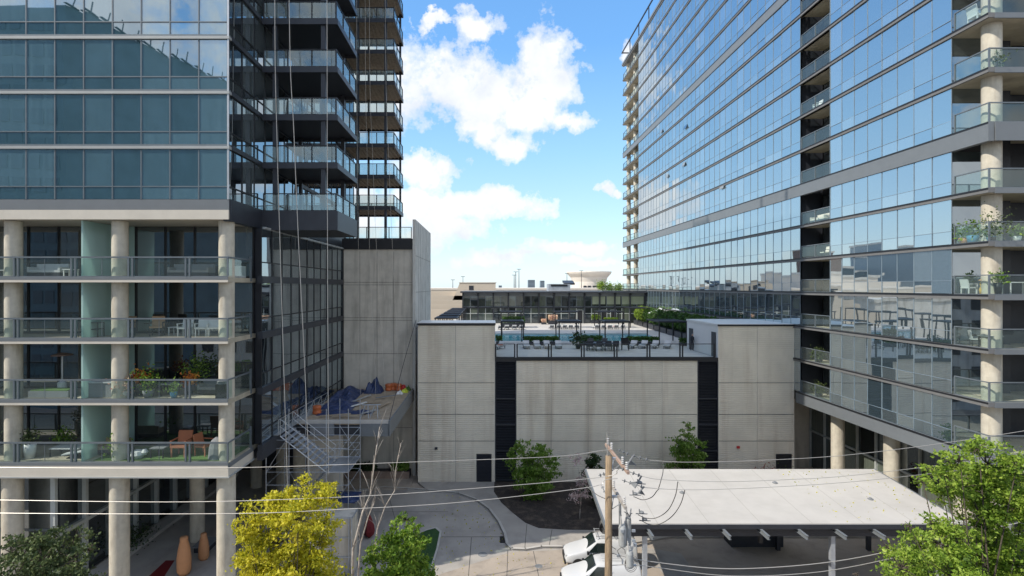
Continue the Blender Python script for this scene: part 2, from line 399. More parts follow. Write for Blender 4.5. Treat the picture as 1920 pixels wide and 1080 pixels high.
# ============================================================ SETTING: ground
S(MB().box(-1500, 1500, -900, 3000, -1.0, 0.0), 'ground', PAVE)
def gpoly(pts, z=0.0): return [gr(x, y, z) for x, y in pts]
kerbline = [(640,925),(720,915),(800,920),(860,926),(893,938),(918,956),(936,980),(947,1003),(951,1022),(960,1031),(985,1032),(1015,1027),(1056,1027),(1180,1022)]
dl = [gr(x,y) for x, y in kerbline]
road = dl + [(13.0, 36.0), (13.0, 24.0), (-24, 24.0), (-24, 50.5), (-11, 50.5)]
S(MB().prism(road, 0.001, 0.012), 'driveway', DRIVE)
# forecourt sheet outlined on the sunlit ground, sun warmth put into its colour
S(MB().prism([gr(800,1085), gr(955,1036), gr(1056,1031), gr(1200,1027), (13.0, 20), (-4.6, 20)], 0.013, 0.02), 'forecourt', PAVE)
side = dl[2:] + [(13.0, 38.2), (27.9, 38.2), (27.9, 48.9), (-6.5, 48.9)]
S(MB().prism(side, 0.0, 0.13), 'sidewalk', DRIVE)
kb = MB()
for i in range(len(dl)-1):
    a, b = Vector((*dl[i],0)), Vector((*dl[i+1],0)); u = (b-a).normalized(); nv = Vector((u.y,-u.x,0))
    m_ = (a+b)/2; kb.ob((m_.x,m_.y,0.072), u*((b-a).length/2+0.03), nv*0.09, (0,0,0.073))
S(kb, 'kerb', KERB)
gm_ = MB()
for i in range(len(dl)-1):
    a, b = Vector((*dl[i],0)), Vector((*dl[i+1],0)); u = (b-a).normalized(); nv = Vector((u.y,-u.x,0)); m_ = (a+b)/2
    for s_ in (-.13, .13): 
        q = m_+nv*s_; gm_.ob((q.x,q.y,0.027 if s_ < 0 else .134), u*((b-a).length/2+0.02), nv*0.022, (0,0,0.003))
        
S(gm_, 'gutter_line', JOINT)
mb = gpoly([(927,904),(926,922),(940,942),(962,962),(985,980),(1010,990),(1060,993),(1150,994)], 0.13) + [(27.5, 39.6), (27.5, 48.8)]
S(MB().prism(mb, 0.131, 0.17), 'mulch_bed', MULCH)
isl = [(705,1110),(742,1030),(770,1010),(800,995),(816,991),(824,998),(818,1028),(808,1060),(800,1090),(790,1120)]
ip = gpoly(isl, 0.12); cx = sum(p[0] for p in ip)/len(ip); cy = sum(p[1] for p in ip)/len(ip)
out = [(cx+(x-cx)*1.14, cy+(y-cy)*1.08) for x, y in ip]
S(MB().prism(out, 0.013, 0.12), 'island_kerb', KERB)
tagit(MB().prism(ip, 0.121, 0.16).build('grass', GRASS), kind='stuff')['label'] = 'mown green lawn on the small traffic island'
jm = MB()
for (x0,y0,x1,y1) in ((828,1007,950,1007),(884,1008,878,1085),(952,1033,950,1090),(1000,1034,1012,1090),(730,935,745,990),(1035,996,1030,1025),(988,985,984,1030),(700,960,840,960)):
    a, b = Vector((*gr(x0,y0),0)), Vector((*gr(x1,y1),0)); u = (b-a).normalized(); nv = Vector((u.y,-u.x,0)); m_ = (a+b)/2
    z = 0.024 if y0 > 1000 or x0 < 900 else 0.134
    jm.ob((m_.x,m_.y,z), u*((b-a).length/2), nv*0.02, (0,0,0.003))
S(jm, 'pavement_joints', JOINT)
S(MB().box(-300, 300, 2, 19.5, 0.0, 0.03), 'road', ASPH)
S(MB().box(-26.5, -15.6, 30.0, 52, 0.013, 0.03), 'entrance_walk', DRIVE)

# ============================================================ LEFT TOWER
LX = -14.57; FY = 29.85; WX = -50.0
LT = E('apartment_tower', 'dark glass apartment tower on concrete columns with black steel balconies, left of the courtyard', 'building', (-32, 44, 0))
LZ = [22.78+3.07*i for i in range(15)]
top = LZ[-1]
MB().box(WX+0.3, LX-0.35, FY+0.35, 57.4, 21.8, top+0.6).build('core', CHAR, LT)
MB().box(WX-0.1, LX+0.1, FY-0.1, 57.8, top+0.62, top+1.5).build('roof', STEELG, LT)
MB().box(WX, WX+0.25, FY, 57.7, 0, top+0.6).build('end_wall', CONW, LT)
MB().box(WX+0.26, LX-0.4, 57.45, 57.7, 0, top+0.6).build('rear_wall', CONW, LT)
for i, z in enumerate(LZ[:-1]):
    if i <= 5:
        ribbon(LT, (WX, FY), (LX-0.03, FY), (0,-1), z+0.14, z+2.93, 1.605, 0.70, GL_LT, MULL, name='ribbon_window')
    else:
        MB().quad((WX,FY,z+0.14),(LX,FY,z+0.14),(LX,FY,z+2.93),(WX,FY,z+2.93)).build('ribbon_window', GL_LT, LT)
    ribbon(LT, (LX, FY+0.03), (LX, 57.6), (1,0), z+0.14, z+2.93, 1.62, 0.70, GL_SIDE, BLK, name='side_window', frame_r=0.04)
    if i: 
        MB().box(WX, LX+0.10, FY-0.10, FY+0.2, z-0.13, z+0.02).build('floor_band', STEELL, LT); MB().box(WX, LX+0.07, FY-0.05, FY+0.2, z+0.021, z+0.135).build('sill_trim', MULL, LT)
        MB().box(LX-0.2, LX+0.12, FY+0.2, 57.65, z-0.13, z+0.13).build('floor_band', CHAR, LT)
# corner post
MB().box(LX-0.03, LX+0.06, FY-0.06, FY+0.0, 22.9, top+0.5).build('corner_post', ALU, LT)
# transfer beam
MB().box(WX, LX+0.05, FY-0.02, 33.4, 22.32, 22.9).build('fascia', STEELG, LT)
MB().box(WX, LX+0.04, FY-0.05, 33.4, 21.78, 22.31).build('transfer_beam', CREAM, LT)
MB().box(LX-0.3, LX+0.14, FY+0.05, 57.7, 21.7, 22.92).build('side_beam', CHAR, LT)
MB().box(WX, LX-0.31, 33.41, 57.4, 21.72, 21.79).build('soffit', SOFF, LT)
BZ = [18.54, 15.1, 11.67, 8.15]
ceil = [21.76, 18.3, 14.85, 11.4]
for z in BZ:
    b = MB()
    if z > 9: b.box(WX, LX-0.02, FY, 33.4, z-0.27, z)
    else: b.box(WX, LX-0.02, FY, 51.2, z-0.27, z)
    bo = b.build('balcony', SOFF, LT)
    MB().box(WX, LX, FY-0.06, FY-0.005, z-0.13, z+0.03).build('edge_trim', STEELG, bo)
    MB().box(WX, LX, FY-0.05, FY-0.006, z-0.28, z-0.135).build('edge_beam', CREAM, bo)
    xs = [-26.4-3.2*3, -15.0]
    g = MB(); f = MB(); X0, X1 = WX, LX-0.04
    g.quad((X0,FY+0.02,z+0.1),(X1,FY+0.02,z+0.1),(X1,FY+0.02,z+1.05),(X0,FY+0.02,z+1.05))
    g.quad((X1,FY+0.05,z+0.1),(X1,32.7,z+0.1),(X1,32.7,z+1.05),(X1,FY+0.05,z+1.05))
    f.box(X0, X1+0.05, FY-0.03, FY+0.05, z+1.08, z+1.17); f.box(X0, X1, FY+0.0, FY+0.04, z+0.03, z+0.08)
    f.box(X1-0.04, X1+0.04, FY+0.05, 32.75, z+1.08, z+1.17)
    for k in range(11):
        x = -16.85-3.2*k
        for dx in (-0.11, 0.11): f.box(x+dx-0.045, x+dx+0.045, FY-0.02, FY+0.10, z+0.04, z+1.08)
        f.box(x-1.6-0.012, x-1.6+0.012, FY+0.01, FY+0.03, z+0.1, z+1.05)
    f.box(X1-0.04, X1+0.04, FY-0.02, FY+0.06, z+0.04, z+1.08); f.box(X1-0.04, X1+0.06, 32.65, 32.8, z-0.2, z+1.3)
    g.build('glass_panel', GL_RAIL, bo); f.build('railing', MULL, bo)
# bottom transfer beam
MB().box(WX, LX+0.03, FY-0.03, 33, 7.87, 8.1).build('fascia', STEELG, LT)
MB().box(WX, LX+0.03, FY-0.06, 33, 7.40, 7.86).build('transfer_beam', CREAM, LT)
MB().box(WX, LX+0.1, FY-0.12, 33, 7.33, 7.398).build('drip_edge', STEELL, LT)
MB().box(WX+0.3, LX+0.02, 33.02, 57.4, 7.3, 7.85).build('soffit', CHAR, LT)
# glazing behind balconies
for z0, z1 in zip(BZ, ceil):
    wn = ribbon(LT, (WX+0.3, 33.3), (-23.0, 33.3), (0,-1), z0+0.02, z1-0.0, 1.9, 0.0, GL_DOOR, BLK, name='window_wall', frame_r=0.05, proud=0.06)
    wn = ribbon(LT, (-22.0, 33.3), (LX-0.1, 33.3), (0,-1), z0+0.02, z1-0.0, 1.85, 0.0, GL_DOOR, BLK, name='window_wall', frame_r=0.05, proud=0.06)
    MB().box(-23.0, -22.0, 33.25, 33.4, z0+0.02, z1).build('wall_panel', TEAL, LT)
    MB().box(-22.99, -22.88, FY+0.25, 33.24, z0+0.01, z1-0.01).build('balcony_divider', TEAL, LT)
    MB().box(-36.2, -36.1, FY+0.25, 33.24, z0+0.01, z1-0.01).build('balcony_divider', TEAL, LT)
    MB().box(-25.2, -24.4, 33.0, 33.28, z0, z1).build('pier', CONW, LT)
MB().box(WX+0.3, -14.2, 33.42, 51.1, 8.16, 21.7).build('core', CHAR, LT)
for X in (-15.0, -21.1, -27.2, -33.3, -39.4, -45.5):
    m_ = MB()
    for z0, z1 in zip(BZ, ceil): m_.cone((X, 30.55, z0+0.001), (X, 30.55, z1), 0.42, n=28, cap=False)
    m_.build('column', CON, LT, smooth=True)
    MB().cone((X, 30.5, 0), (X, 30.5, 7.4), 0.50, n=32, cap=False).build('column', CON, LT, smooth=True)
for X, Y in ((-20.7,37.9),(-20.9,48.0),(-18.0,46.5),(-15.8,44.5),(-33,38)):
    MB().cone((X, Y, 0), (X, Y, 7.3), 0.48, n=24, cap=False).build('column', CON, LT, smooth=True)
# courtyard side, lower floors
SX = -14.03
for z0, z1 in zip(BZ, ceil):
    ribbon(LT, (SX, 32.9), (SX, 51.15), (1,0), z0+0.14, z1+0.10, 1.66, 0.85, GL_SIDE, BLK, name='side_window', frame_r=0.035)
    MB().box(SX-0.2, SX+0.12, 32.85, 51.15, z0-0.30, z0+0.13).build('floor_band', CHAR, LT)
MB().box(SX-0.25, SX+0.10, 32.85, 51.15, 7.3, 7.84).build('side_beam', CHAR, LT)
MB().box(SX-0.02, SX+0.16, 33.2, 33.0+18.1, 21.62, 21.74).build('gutter', STEELL, LT)
# lobby glass wall under the tower
ribbon(LT, (-25.3, 30.9), (-25.3, 52.4), (1,0), 0.1, 7.3, 2.3, 3.4, GL_DOOR, MULLW, name='lobby_glazing', frame_r=0.10, proud=0.25)
ribbon(LT, (WX, 31.4), (-25.45, 31.4), (0,-1), 0.1, 7.3, 2.1, 3.6, GL_DOOR, MULL, name='lobby_glazing', frame_r=0.07)
MB().box(-25.2, -14.2, 52.5, 52.7, 0, 7.3).build('rear_lobby_wall', CHAR, LT)
MB().box(-24.9, -23.9, 31.2, 51, 0.031, 0.28).build('kerb_upstand', KERB, LT)
# black steel balcony stacks
def stack(x1, y0, y1, posts, thick, floorm, nposts, wav=False):
    for i, z in enumerate(LZ[:9] if thick else LZ[1:14]):
        bt = 1.15 if (thick and i == 0) else 0.28
        bo = MB()
        bo.box(LX+0.13, x1, y0, y1, z-0.05, z+0.06)
        ob_ = bo.build('balcony', floorm, LT)
        e = MB()
        zz0 = z-bt
        e.box(LX+0.13, x1+0.05, y0-0.06, y0-0.005, zz0, z+0.09); e.box(LX+0.13, x1+0.05, y1+0.005, y1+0.06, zz0, z+0.09)
        e.box(x1+0.002, x1+0.06, y0-0.005, y1+0.005, zz0, z+0.09)
        e.build('edge_beam', CHAR, ob_)
        if wav:
            rb = MB(); x = LX+0.2
            while x < x1-0.1: rb.box(x, x+0.13, y0+0.02, y1-0.02, z-0.13, z-0.052); x += 0.42
            rb.build('ribbed_soffit', DECKB, ob_)
        elif thick and i == 0: MB().box(LX+0.13, x1, y0, y1, zz0+0.02, zz0+0.1).build('soffit', BLK, ob_)
        railing(ob_, [(LX+0.2, y0), (x1-0.05, y0), (x1-0.05, y1), (LX+0.2, y1)], z+0.06, 1.7, h=1.12, rm=BLK, gm=GL_PALE)
    for (px_, py_, r_) in posts:
        MB().box(px_-r_, px_+r_, py_-r_, py_+r_, LZ[0] if thick else 21.0, top).build('steel_post', CHAR, LT)
stack(-9.7, 34.1, 39.1, [(-13.7,34.32,0.14),(-10.6,34.32,0.14),(-13.7,38.9,0.12),(-10.6,38.9,0.12)], True, CHAR, 4)
stack(-9.25, 52.4, 57.6, [(-10.15,52.6,0.12),(-9.5,57.4,0.10),(-12.9,57.4,0.10),(-12.9,52.6,0.12)], False, DECKB, 4, wav=True)

# concrete stair core wall beside the tower
CW = E('concrete_wall_block', 'tall grey concrete wall block with a black roof edge between tower and ribbed garage', 'wall', (-10.5, 51.3, 0))
c = MB(); c.box(SX, -7.3, 51.2, 57.3, 0, 21.6)
c.build('wall', CONW, CW)
j = MB()
for z in (18.45, 18.2, 15.05, 14.8, 11.6, 8.1, 4.5): j.box(SX+0.02, -7.32, 51.185, 51.198, z-0.015, z+0.015)
for x in (-12.35, -10.7, -9.1): j.box(x-0.012, x+0.012, 51.18, 51.196, 0.5, 21.4)
j.build('panel_joints', JOINT, CW)
MB().box(SX, -7.3, 51.05, 57.3, 21.62, 22.6).build('roof_edge', BLK, CW)
MB().box(SX, SX+0.13, 51.1, 51.19, 8, 21.6).build('corner_trim', BLK, CW)
rr = MB().box(SX, -7.3, 51.06, 57.3, 22.61, 22.63).build('roof_deck', CHAR, CW)
railing(rr, [(SX+0.2, 51.15), (-7.4, 51.15)], 22.63, 2.2, h=1.1, rm=BLK)
WW = E('concrete_fin_wall', 'tall pale streaked concrete fin wall rising beside the garage', 'wall', (-7.1, 57, 0))
MB().box(-7.25, -6.97, 50.9, 64.2, 0, 24.45).build('wall', CONL, WW)
j = MB()
for z in (3.5,7.0,10.5,14,17.5,21): j.box(-6.965, -6.955, 50.95, 64.1, z-0.012, z+0.012)
for y in (52.8,54.7,56.6,58.5,60.4,62.3): j.box(-6.963, -6.953, y-0.012, y+0.012, 0, 24.4)
j.build('panel_joints', JOINT, WW)
dp = MB(); dp.tube([(-6.75,50.8,0),(-6.75,50.8,14)], 0.05); tagit(dp.build('drain_pipe', CONL, None, loc=(-6.75,50.8,0)), 'thin pale downpipe in the corner beside the ribbed garage wall', 'pipe')

# ============================================================ GARAGE + POOL PODIUM
GA = E('parking_garage', 'pale horizontally ribbed garage podium with two dark louvre strips carrying the pool deck', 'building', (10, 60, 0))
def ribwall(x0, x1, z0, z1, joints, y=49.0, per=0.178, holes=()):
    """horizontally ribbed precast wall, smooth margins at joints"""
    m_ = MB(); xs = [x0]+joints+[x1]
    for i in range(len(xs)-1):
        a, b = xs[i]+0.09, xs[i+1]-0.09; z = z0
        while z < z1-0.01:
            z2 = min(z+per, z1); skip = [h for h in holes if h[0] < b and h[1] > a and h[2] < z2 and h[3] > z]
            segs = [(a, b)]
            for h in skip: segs = [(s0, min(s1, h[0])) for s0, s1 in segs if s0 < h[0]] + [(max(s0, h[1]), s1) for s0, s1 in segs if s1 > h[1]]
            for s0, s1 in segs:
                zc = z+per*0.36
                m_.add([(s0,y,z),(s1,y,z),(s1,y+0.05,z+0.012),(s0,y+0.05,z+0.012),(s1,y+0.05,min(zc,z2)),(s0,y+0.05,min(zc,z2)),(s1,y,min(zc+0.012,z2)),(s0,y,min(zc+0.012,z2)),(s1,y,z2),(s0,y,z2)],
                       [(0,1,2,3),(3,2,4,5),(5,4,6,7),(7,6,8,9)])
            z = z2
        m_.box(a-0.075, a, y-0.004, y+0.05, z0, z1); m_.box(b, b+0.075, y-0.004, y+0.05, z0, z1)
    return m_
D1 = (-1.12, 0.28, 0, 2.62); D2 = (26.4, 27.85, 0, 2.62)
ribwall(-6.5, 0.6, 0, 14.45, [-3.02], holes=[D1]).build('ribbed_wall', GAR, GA)
ribwall(2.55, 19.2, 0, 11.45, [5.75, 9.15, 12.5, 15.95]).build('ribbed_wall', GAR, GA)
ribwall(21.1, 28.1, 0, 14.4, [24.7], holes=[D2]).build('ribbed_wall', GAR, GA)
bk = MB(); bk.box(-6.5, 0.6, 49.06, 52.5, 0, 14.5); bk.box(2.55,19.2,49.06,49.5,0,11.3); bk.box(21.2,28.1,49.06,56.6,0,14.4)
bk.build('wall_backing', JOINT, GA)
bk = MB()
for z in (9.2, 6.3, 3.85): 
    for a, b in ((-6.45,0.55),(2.6,19.15),(21.15,28.05)): bk.box(a, b, 48.985, 49.0, z-0.02, z+0.02)
bk.build('panel_joints', JOINT, GA)
MB().box(-6.55, 0.65, 48.9, 52.6, 14.52, 14.72).build('coping', WHITE, GA)
MB().box(21.0, 28.05, 48.9, 56.65, 14.42, 14.60).build('coping', WHITE, GA)
MB().box(21.0, 28.05, 48.88, 48.899, 14.40, 14.56).build('coping_trim', BLK, GA)
MB().box(-6.55, 0.65, 48.88, 48.899, 14.50, 14.68).build('coping_trim', BLK, GA)
MB().box(21.06, 21.19, 49.04, 56.6, 11.5, 14.4).build('side_wall', WHITE, GA)
MB().box(21.0, 21.055, 54.9, 55.9, 11.52, 13.7).build('door', CHAR, GA)
MB().box(21.0, 21.055, 49.4, 50.3, 11.52, 13.8).build('door', CHAR, GA)
for (a, b, c_, d_) in (D1, D2):
    dr = MB().box(a+0.08, b-0.08, 49.04, 49.06, 0.13, d_-0.06).build('louvre_door', SLAT, GA)
    f = MB(); f.box(a, a+0.07, 48.97, 49.05, 0.13, d_); f.box(b-0.07, b, 48.97, 49.05, 0.13, d_); f.box(a+0.07, b-0.07, 48.97, 49.05, d_-0.07, d_)
    f.build('door_frame', CHAR, dr)
    s = MB(); z = 0.3
    while z < d_-0.12: s.ob(((a+b)/2, 49.01, z), (0.6,0,0), (0,0.02,-0.02), (0,0.003,0.003)); z += 0.12
    s.build('slats', SLAT, dr)
for a, b in ((0.6, 2.55), (19.2, 21.1)):
    lv = MB().box(a, b, 49.25, 49.35, 0, 11.3).build('louvre_strip', BLK, GA)
    f = MB()
    f.box(a, a+0.09, 48.98, 49.25, 0, 11.3); f.box(b-0.09, b, 48.98, 49.25, 0, 11.3)
    for z in (11.2, 7.75, 5.35, 2.95, 0.25): f.box(a+0.09, b-0.09, 48.98, 49.25, z-0.07, z+0.05)
    f.build('louvre_frame', CHAR, lv)
    s = MB(); z = 0.3
    while z < 11.1: s.ob(((a+b)/2, 49.12, z), ((b-a)/2-0.1,0,0), (0,0.06,-0.05), (0,0.006,0.008)); z += 0.145
    s.build('slats', SLAT, lv)
dk = MB().box(0.62, 21.05, 48.93, 56.6, 11.3, 11.5)
dk.build('deck_edge', CHAR, GA)
MB().box(0.6, 21.0, 48.80, 48.925, 11.26, 11.52).build('edge_beam', BLK, GA)
rl = MB().box(0.65, 21.0, 49.0, 49.05, 11.501, 11.52).build('rail_shoe', BLK, GA)
railing(rl, [(0.65,48.95),(2.4,48.95)], 11.52, 2.0, h=1.25, rm=BLK, gm=GL_CLEAR, post_w=0.06)
railing(rl, [(2.62,48.95),(20.7,48.95)], 11.52, 3.05, h=1.25, rm=BLK, gm=GL_CLEAR, post_w=0.06, dbl=0.12)
# deck (structure sheet) with pool hole built from four slabs
dkm = MB()
PX0, PX1, PY0, PY1 = -4.5, 20.6, 63.9, 74.6
dkm.box(-6.9, 28.05, 56.7, PY0, 11.3, 11.5); dkm.box(-6.9, 28.05, PY1, 140, 11.3, 11.5)
dkm.box(-6.9, PX0, PY0, PY1, 11.3, 11.5); dkm.box(PX1+2.0, 28.05, PY0, PY1, 11.3, 11.5)
dkm.prism([(PX1,PY0),(PX1+2.0,PY0),(PX1+2.0,PY1),(PX1+1.6,PY1)], 11.3, 11.5)
dkm.box(-6.9, 0.61, 52.7, 56.7, 11.3, 11.5); dkm.box(0.62, 20.99, 49.06, 56.69, 11.495, 11.501)
S(dkm, 'pool_deck', DECK)
S(MB().box(PX0, PX1+2, PY0, PY1, 10.9, 11.36), 'pool_water', WATER)
cp = MB(); cp.box(PX0, PX1, PY0-0.35, PY0+0.02, 11.501, 11.53); cp.box(PX0, PX1+1.6, PY1-0.02, PY1+0.35, 11.501, 11.53)
S(cp, 'pool_coping', WHITE)

# ============================================================ RIGHT TOWER
BAND = pbr('floor_band_grey', (0.15,0.15,0.15), 0.6, var=0.08)
RX = 28.1
RT = E('apartment_tower', 'long pale blue glass apartment tower with concrete corner balconies, right side', 'building', (42, 65, 0))
RZ = [8.45, 11.45, 14.45, 17.5, 20.5, 23.5]
z = 27.2
for _ in range(6): RZ.append(z); z += 3.06
RZ.append(z+0.25); z = RZ[-1]
for _ in range(6): z += 3.06; RZ.append(z)
thick = {6: 1.0, 12: 0.9}
T0 = 0.2
RTOP = RZ[-1]
MB().box(32.0, 62, 33.5, 100, 7.6, RTOP).build('core', CHAR, RT)
MB().box(RX+0.3, 32.0, 48.3, 99.6, 8.6, RTOP).build('core', CHAR, RT)
MB().box(RX+0.3, 32.0, 32.7, 43.6, 8.6, RTOP).build('core', CHAR, RT)
MB().box(30.2, 32.0, 43.6, 48.3, 8.6, RTOP).build('core', CHAR, RT)
for i, z in enumerate(RZ[:-1]):
    zt = RZ[i+1]; tk = thick.get(i+1, T0)
    for a, b in (((RX,32.35),(RX,43.85)), ((RX,48.05),(RX,99.9))):
        ribbon(RT, a, b, (-1,0), z+0.10, zt-tk, 1.53, 0.78, GL_BLUE, MULLR, name='ribbon_window', frame_r=0.012, proud=0.02, jit=0.011)
    # recessed balcony slot
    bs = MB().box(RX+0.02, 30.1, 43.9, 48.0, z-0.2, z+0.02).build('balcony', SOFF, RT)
    railing(bs, [(RX+0.06, 43.95), (RX+0.06, 47.95)], z+0.04, 2.0, h=1.1)
    ribbon(RT, (30.1, 43.92), (30.1, 47.98), (-1,0), z+0.03, zt-tk, 1.35, 0, GL_DOOR, BLK, name='balcony_window', frame_r=0.05)
    # near corner balcony, wraps the corner
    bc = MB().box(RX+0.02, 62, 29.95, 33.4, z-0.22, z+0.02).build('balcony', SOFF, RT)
    MB().box(RX+0.26, 62, 29.86, 29.945, z-0.24, z+0.06).build('edge_trim', STEELG, bc)
    railing(bc, [(RX+0.06, 32.2), (RX+0.06, 30.0), (44.0, 30.0)], z+0.05, 2.9, h=1.12)
    ribbon(RT, (RX+2.2, 34.4), (50, 34.4), (0,-1), z+0.03, zt-tk, 1.6, 0, GL_DOOR, BLK, name='balcony_window', frame_r=0.05)
    MB().box(RX+0.02, RX+2.2, 32.40, 32.6, z+0.03, zt-tk).build('balcony_side_wall', GL_SIDE, RT)
    # far corner balcony
    bf = MB().box(RX+0.02, 46, 99.95, 111.4, z-0.22, z+0.02).build('balcony', SOFF, RT)
    railing(bf, [(RX+0.06, 100.1), (RX+0.06, 111.3), (44.0, 111.3)], z+0.05, 2.8, h=1.12, rm=CHAR)
    ribbon(RT, (RX+3.5, 99.95), (RX+3.5, 108), (-1,0), z+0.03, zt-tk, 2.0, 0, GL_BLUE, MULL, name='balcony_window', frame_r=0.05)
for i, z in enumerate(RZ):
    tk = thick.get(i, 0.26)
    m_ = BAND if tk < 0.5 else STEELG
    if i: 
        MB().box(RX-0.10, RX+0.25, 29.88, 111.4, z-(tk if tk > 0.5 else 0.2), z+0.07).build('floor_band', m_, RT)
        MB().box(RX-0.12, RX-0.101, 29.88, 111.4, z-0.03, z+0.072).build('band_cap', BLK, RT)
        if tk > 0.5: MB().box(RX+0.25, 62, 29.82, 29.859, z-tk, z+0.0).build('floor_band', m_, RT)
MB().box(RX-0.12, RX+0.5, 29.8, 48.6, 7.5, 8.53).build('base_beam', STEELG, RT)
MB().box(RX-0.14, RX-0.121, 29.8, 48.6, 8.40, 8.54).build('beam_cap', BLK, RT)
MB().box(RX+0.51, 62, 29.82, 53, 7.55, 8.2).build('soffit', SOFF, RT)
MB().box(RX-0.2, 62, 29.7, 111.8, RTOP+0.1, RTOP+0.5).build('roof', STEELG, RT)
f = MB()
zr = RTOP+2.9
f.box(RX-0.25, RX-0.05, 29.7, 111.8, zr-0.2, zr)
for y in np.arange(31, 111.6, 6.2): f.box(RX-0.22, RX-0.08, y-0.07, y+0.07, RTOP+0.51, zr-0.2)
f.box(RX-0.05, 45, 111.5, 111.7, zr-0.2, zr)
f.build('roof_frame', CHAR, RT)
MB().box(34, 58, 40, 95, RTOP+0.5, RTOP+4).build('penthouse', STEELG, RT)
for X, Y, r_ in ((29.0,30.75,0.46),(30.25,34.1,0.42),(37,30.75,0.46),(28.95,104.9,0.42),(28.95,110.2,0.42)):
    c_ = MB()
    zs = [7.9]+RZ
    for i in range(len(zs)-1):
        z0 = (0 if i == 0 else zs[i]+0.025); z1 = zs[i+1]-0.23
        c_.cone((X,Y,z0), (X,Y,z1), r_, n=24, cap=False)
    c_.build('column', CON, RT, smooth=True)
for Y in (44.9, 38.9, 32.9): MB().cone((29.4,Y,0),(29.4,Y,7.55),0.5,n=32,cap=False).build('column', CON, RT, smooth=True)
ribbon(RT, (32.0, 30.5), (32.0, 52.9), (-1,0), 0.2, 7.5, 2.2, 3.6, GL_CLUB, MULLW, name='lobby_glazing', frame_r=0.07, proud=0.15)
MB().box(28.12, 32.1, 53.0, 53.3, 0, 7.55).build('end_wall', CONW, RT)
MB().box(32.2, 62, 29.9, 53, 0, 7.5).build('lobby_core', CHAR, RT)
# open awning panes, tilted out
for (px, py) in ((1241,246),(1286,238),(1283,308),(1252,330),(1355,350)):
    Y = 28.1*1000/(px-916); z = 18+(538-py)*Y/1000
    MB().ob((RX-0.10, Y, z), (0.0,0.55,0), (0.10,0,0.28), (0.012,0,-0.005)).build('open_window', GL_SIDE, RT)

# ============================================================ CANOPY
CA = E('entrance_canopy', 'large flat white roofed carport canopy on slim steel posts over the drive', 'canopy', (17, 34, 0))
def cz(Y): return 4.5+(Y-30.3)*0.116
cpts = [(6.66,30.3),(27.3,30.3),(26.9,37.2),(6.8,37.2)]
m_ = MB(); m_.add([(x,y,cz(y)) for x,y in cpts]+[(x,y,cz(y)-0.12) for x,y in cpts], [(0,1,2,3),(7,6,5,4),(0,4,5,1),(1,5,6,2),(2,6,7,3),(3,7,4,0)])
m_.build('roof', ROOFW, CA)
e = MB(); e.box(6.62, 27.34, 30.2, 30.29, cz(30.3)-0.22, cz(30.3)+0.02); e.build('fascia', CHAR, CA)
MB().ob((6.70,33.75,cz(33.75)-0.14), (0.05,0,0), (0.07,3.5,0.402), (0,0,0.15)).build('side_fascia', STEELG, CA)
MB().ob((27.13,33.75,cz(33.75)-0.14), (0.05,0,0), (-0.2,3.5,0.402), (0,0,0.15)).build('side_fascia', STEELG, CA)
MB().box(6.75, 27.2, 30.55, 30.85, 3.72, 4.27).build('main_beam', CHAR, CA)
MB().box(6.9, 27.0, 36.3, 36.6, 4.2, 4.9).build('main_beam', CHAR, CA)
sf = MB(); sf.add([(6.9,30.9,4.36),(27.1,30.9,4.36),(26.7,37.1,5.08),(6.95,37.1,5.08)], [(3,2,1,0)]); sf.build('soffit', CHAR, CA)
sm = MB(); sm.add([(6.72,30.36,cz(30.36)+.004),(27.2,30.36,cz(30.36)+.004),(27.2,30.42,cz(30.42)+.004),(6.72,30.42,cz(30.42)+.004)],[(0,1,2,3)])
for k in range(1, 7):
    xa = 6.7+20.6*k/7; xb = 6.8+20.1*k/7
    sm.add([(xa-.012,30.38,cz(30.38)+.006),(xa+.012,30.38,cz(30.38)+.006),(xb+.012,37.1,cz(37.1)+.006),(xb-.012,37.1,cz(37.1)+.006)],[(0,1,2,3)])
sm.build('roof_seams', pbr('roof_seam',(0.30,0.285,0.26),0.8), CA)
for x_,y_ in ((12.3,33.9),(18.9,35.2),(23.7,33.1)): MB().lathe((x_,y_,cz(y_)-.01),[(.16,0),(.16,.05),(.09,.06),(.07,.12)],14).build('roof_drain', GREYF, CA)
for k in range(10):
    x = 9.05+2.13*k
    b_ = MB()
    for z in (4.08, 4.28): b_.box(x-0.07, x+0.07, 29.35, 30.54, z-0.012, z+0.012)
    b_.box(x-0.012, x+0.012, 29.35, 30.54, 4.092, 4.268); b_.build('rafter_end', STEELG, CA)
for x, y in ((9.0,30.75),(19.8,30.75),(26.0,30.75),(9.0,36.5),(19.8,36.5),(26.0,36.5)):
    MB().box(x-0.12, x+0.12, y-0.12, y+0.12, 0, 3.74 if y < 33 else 4.2).build('post', GALV if y < 33 else CHAR, CA)
MB().box(16.8, 20.4, 36.9, 38.1, 0.0, 2.9).build('storage_wall', CHAR, CA)
MB().box(15.75, 15.95, 31.0, 31.2, 3.1, 3.72).build('hanger', BLK, CA)

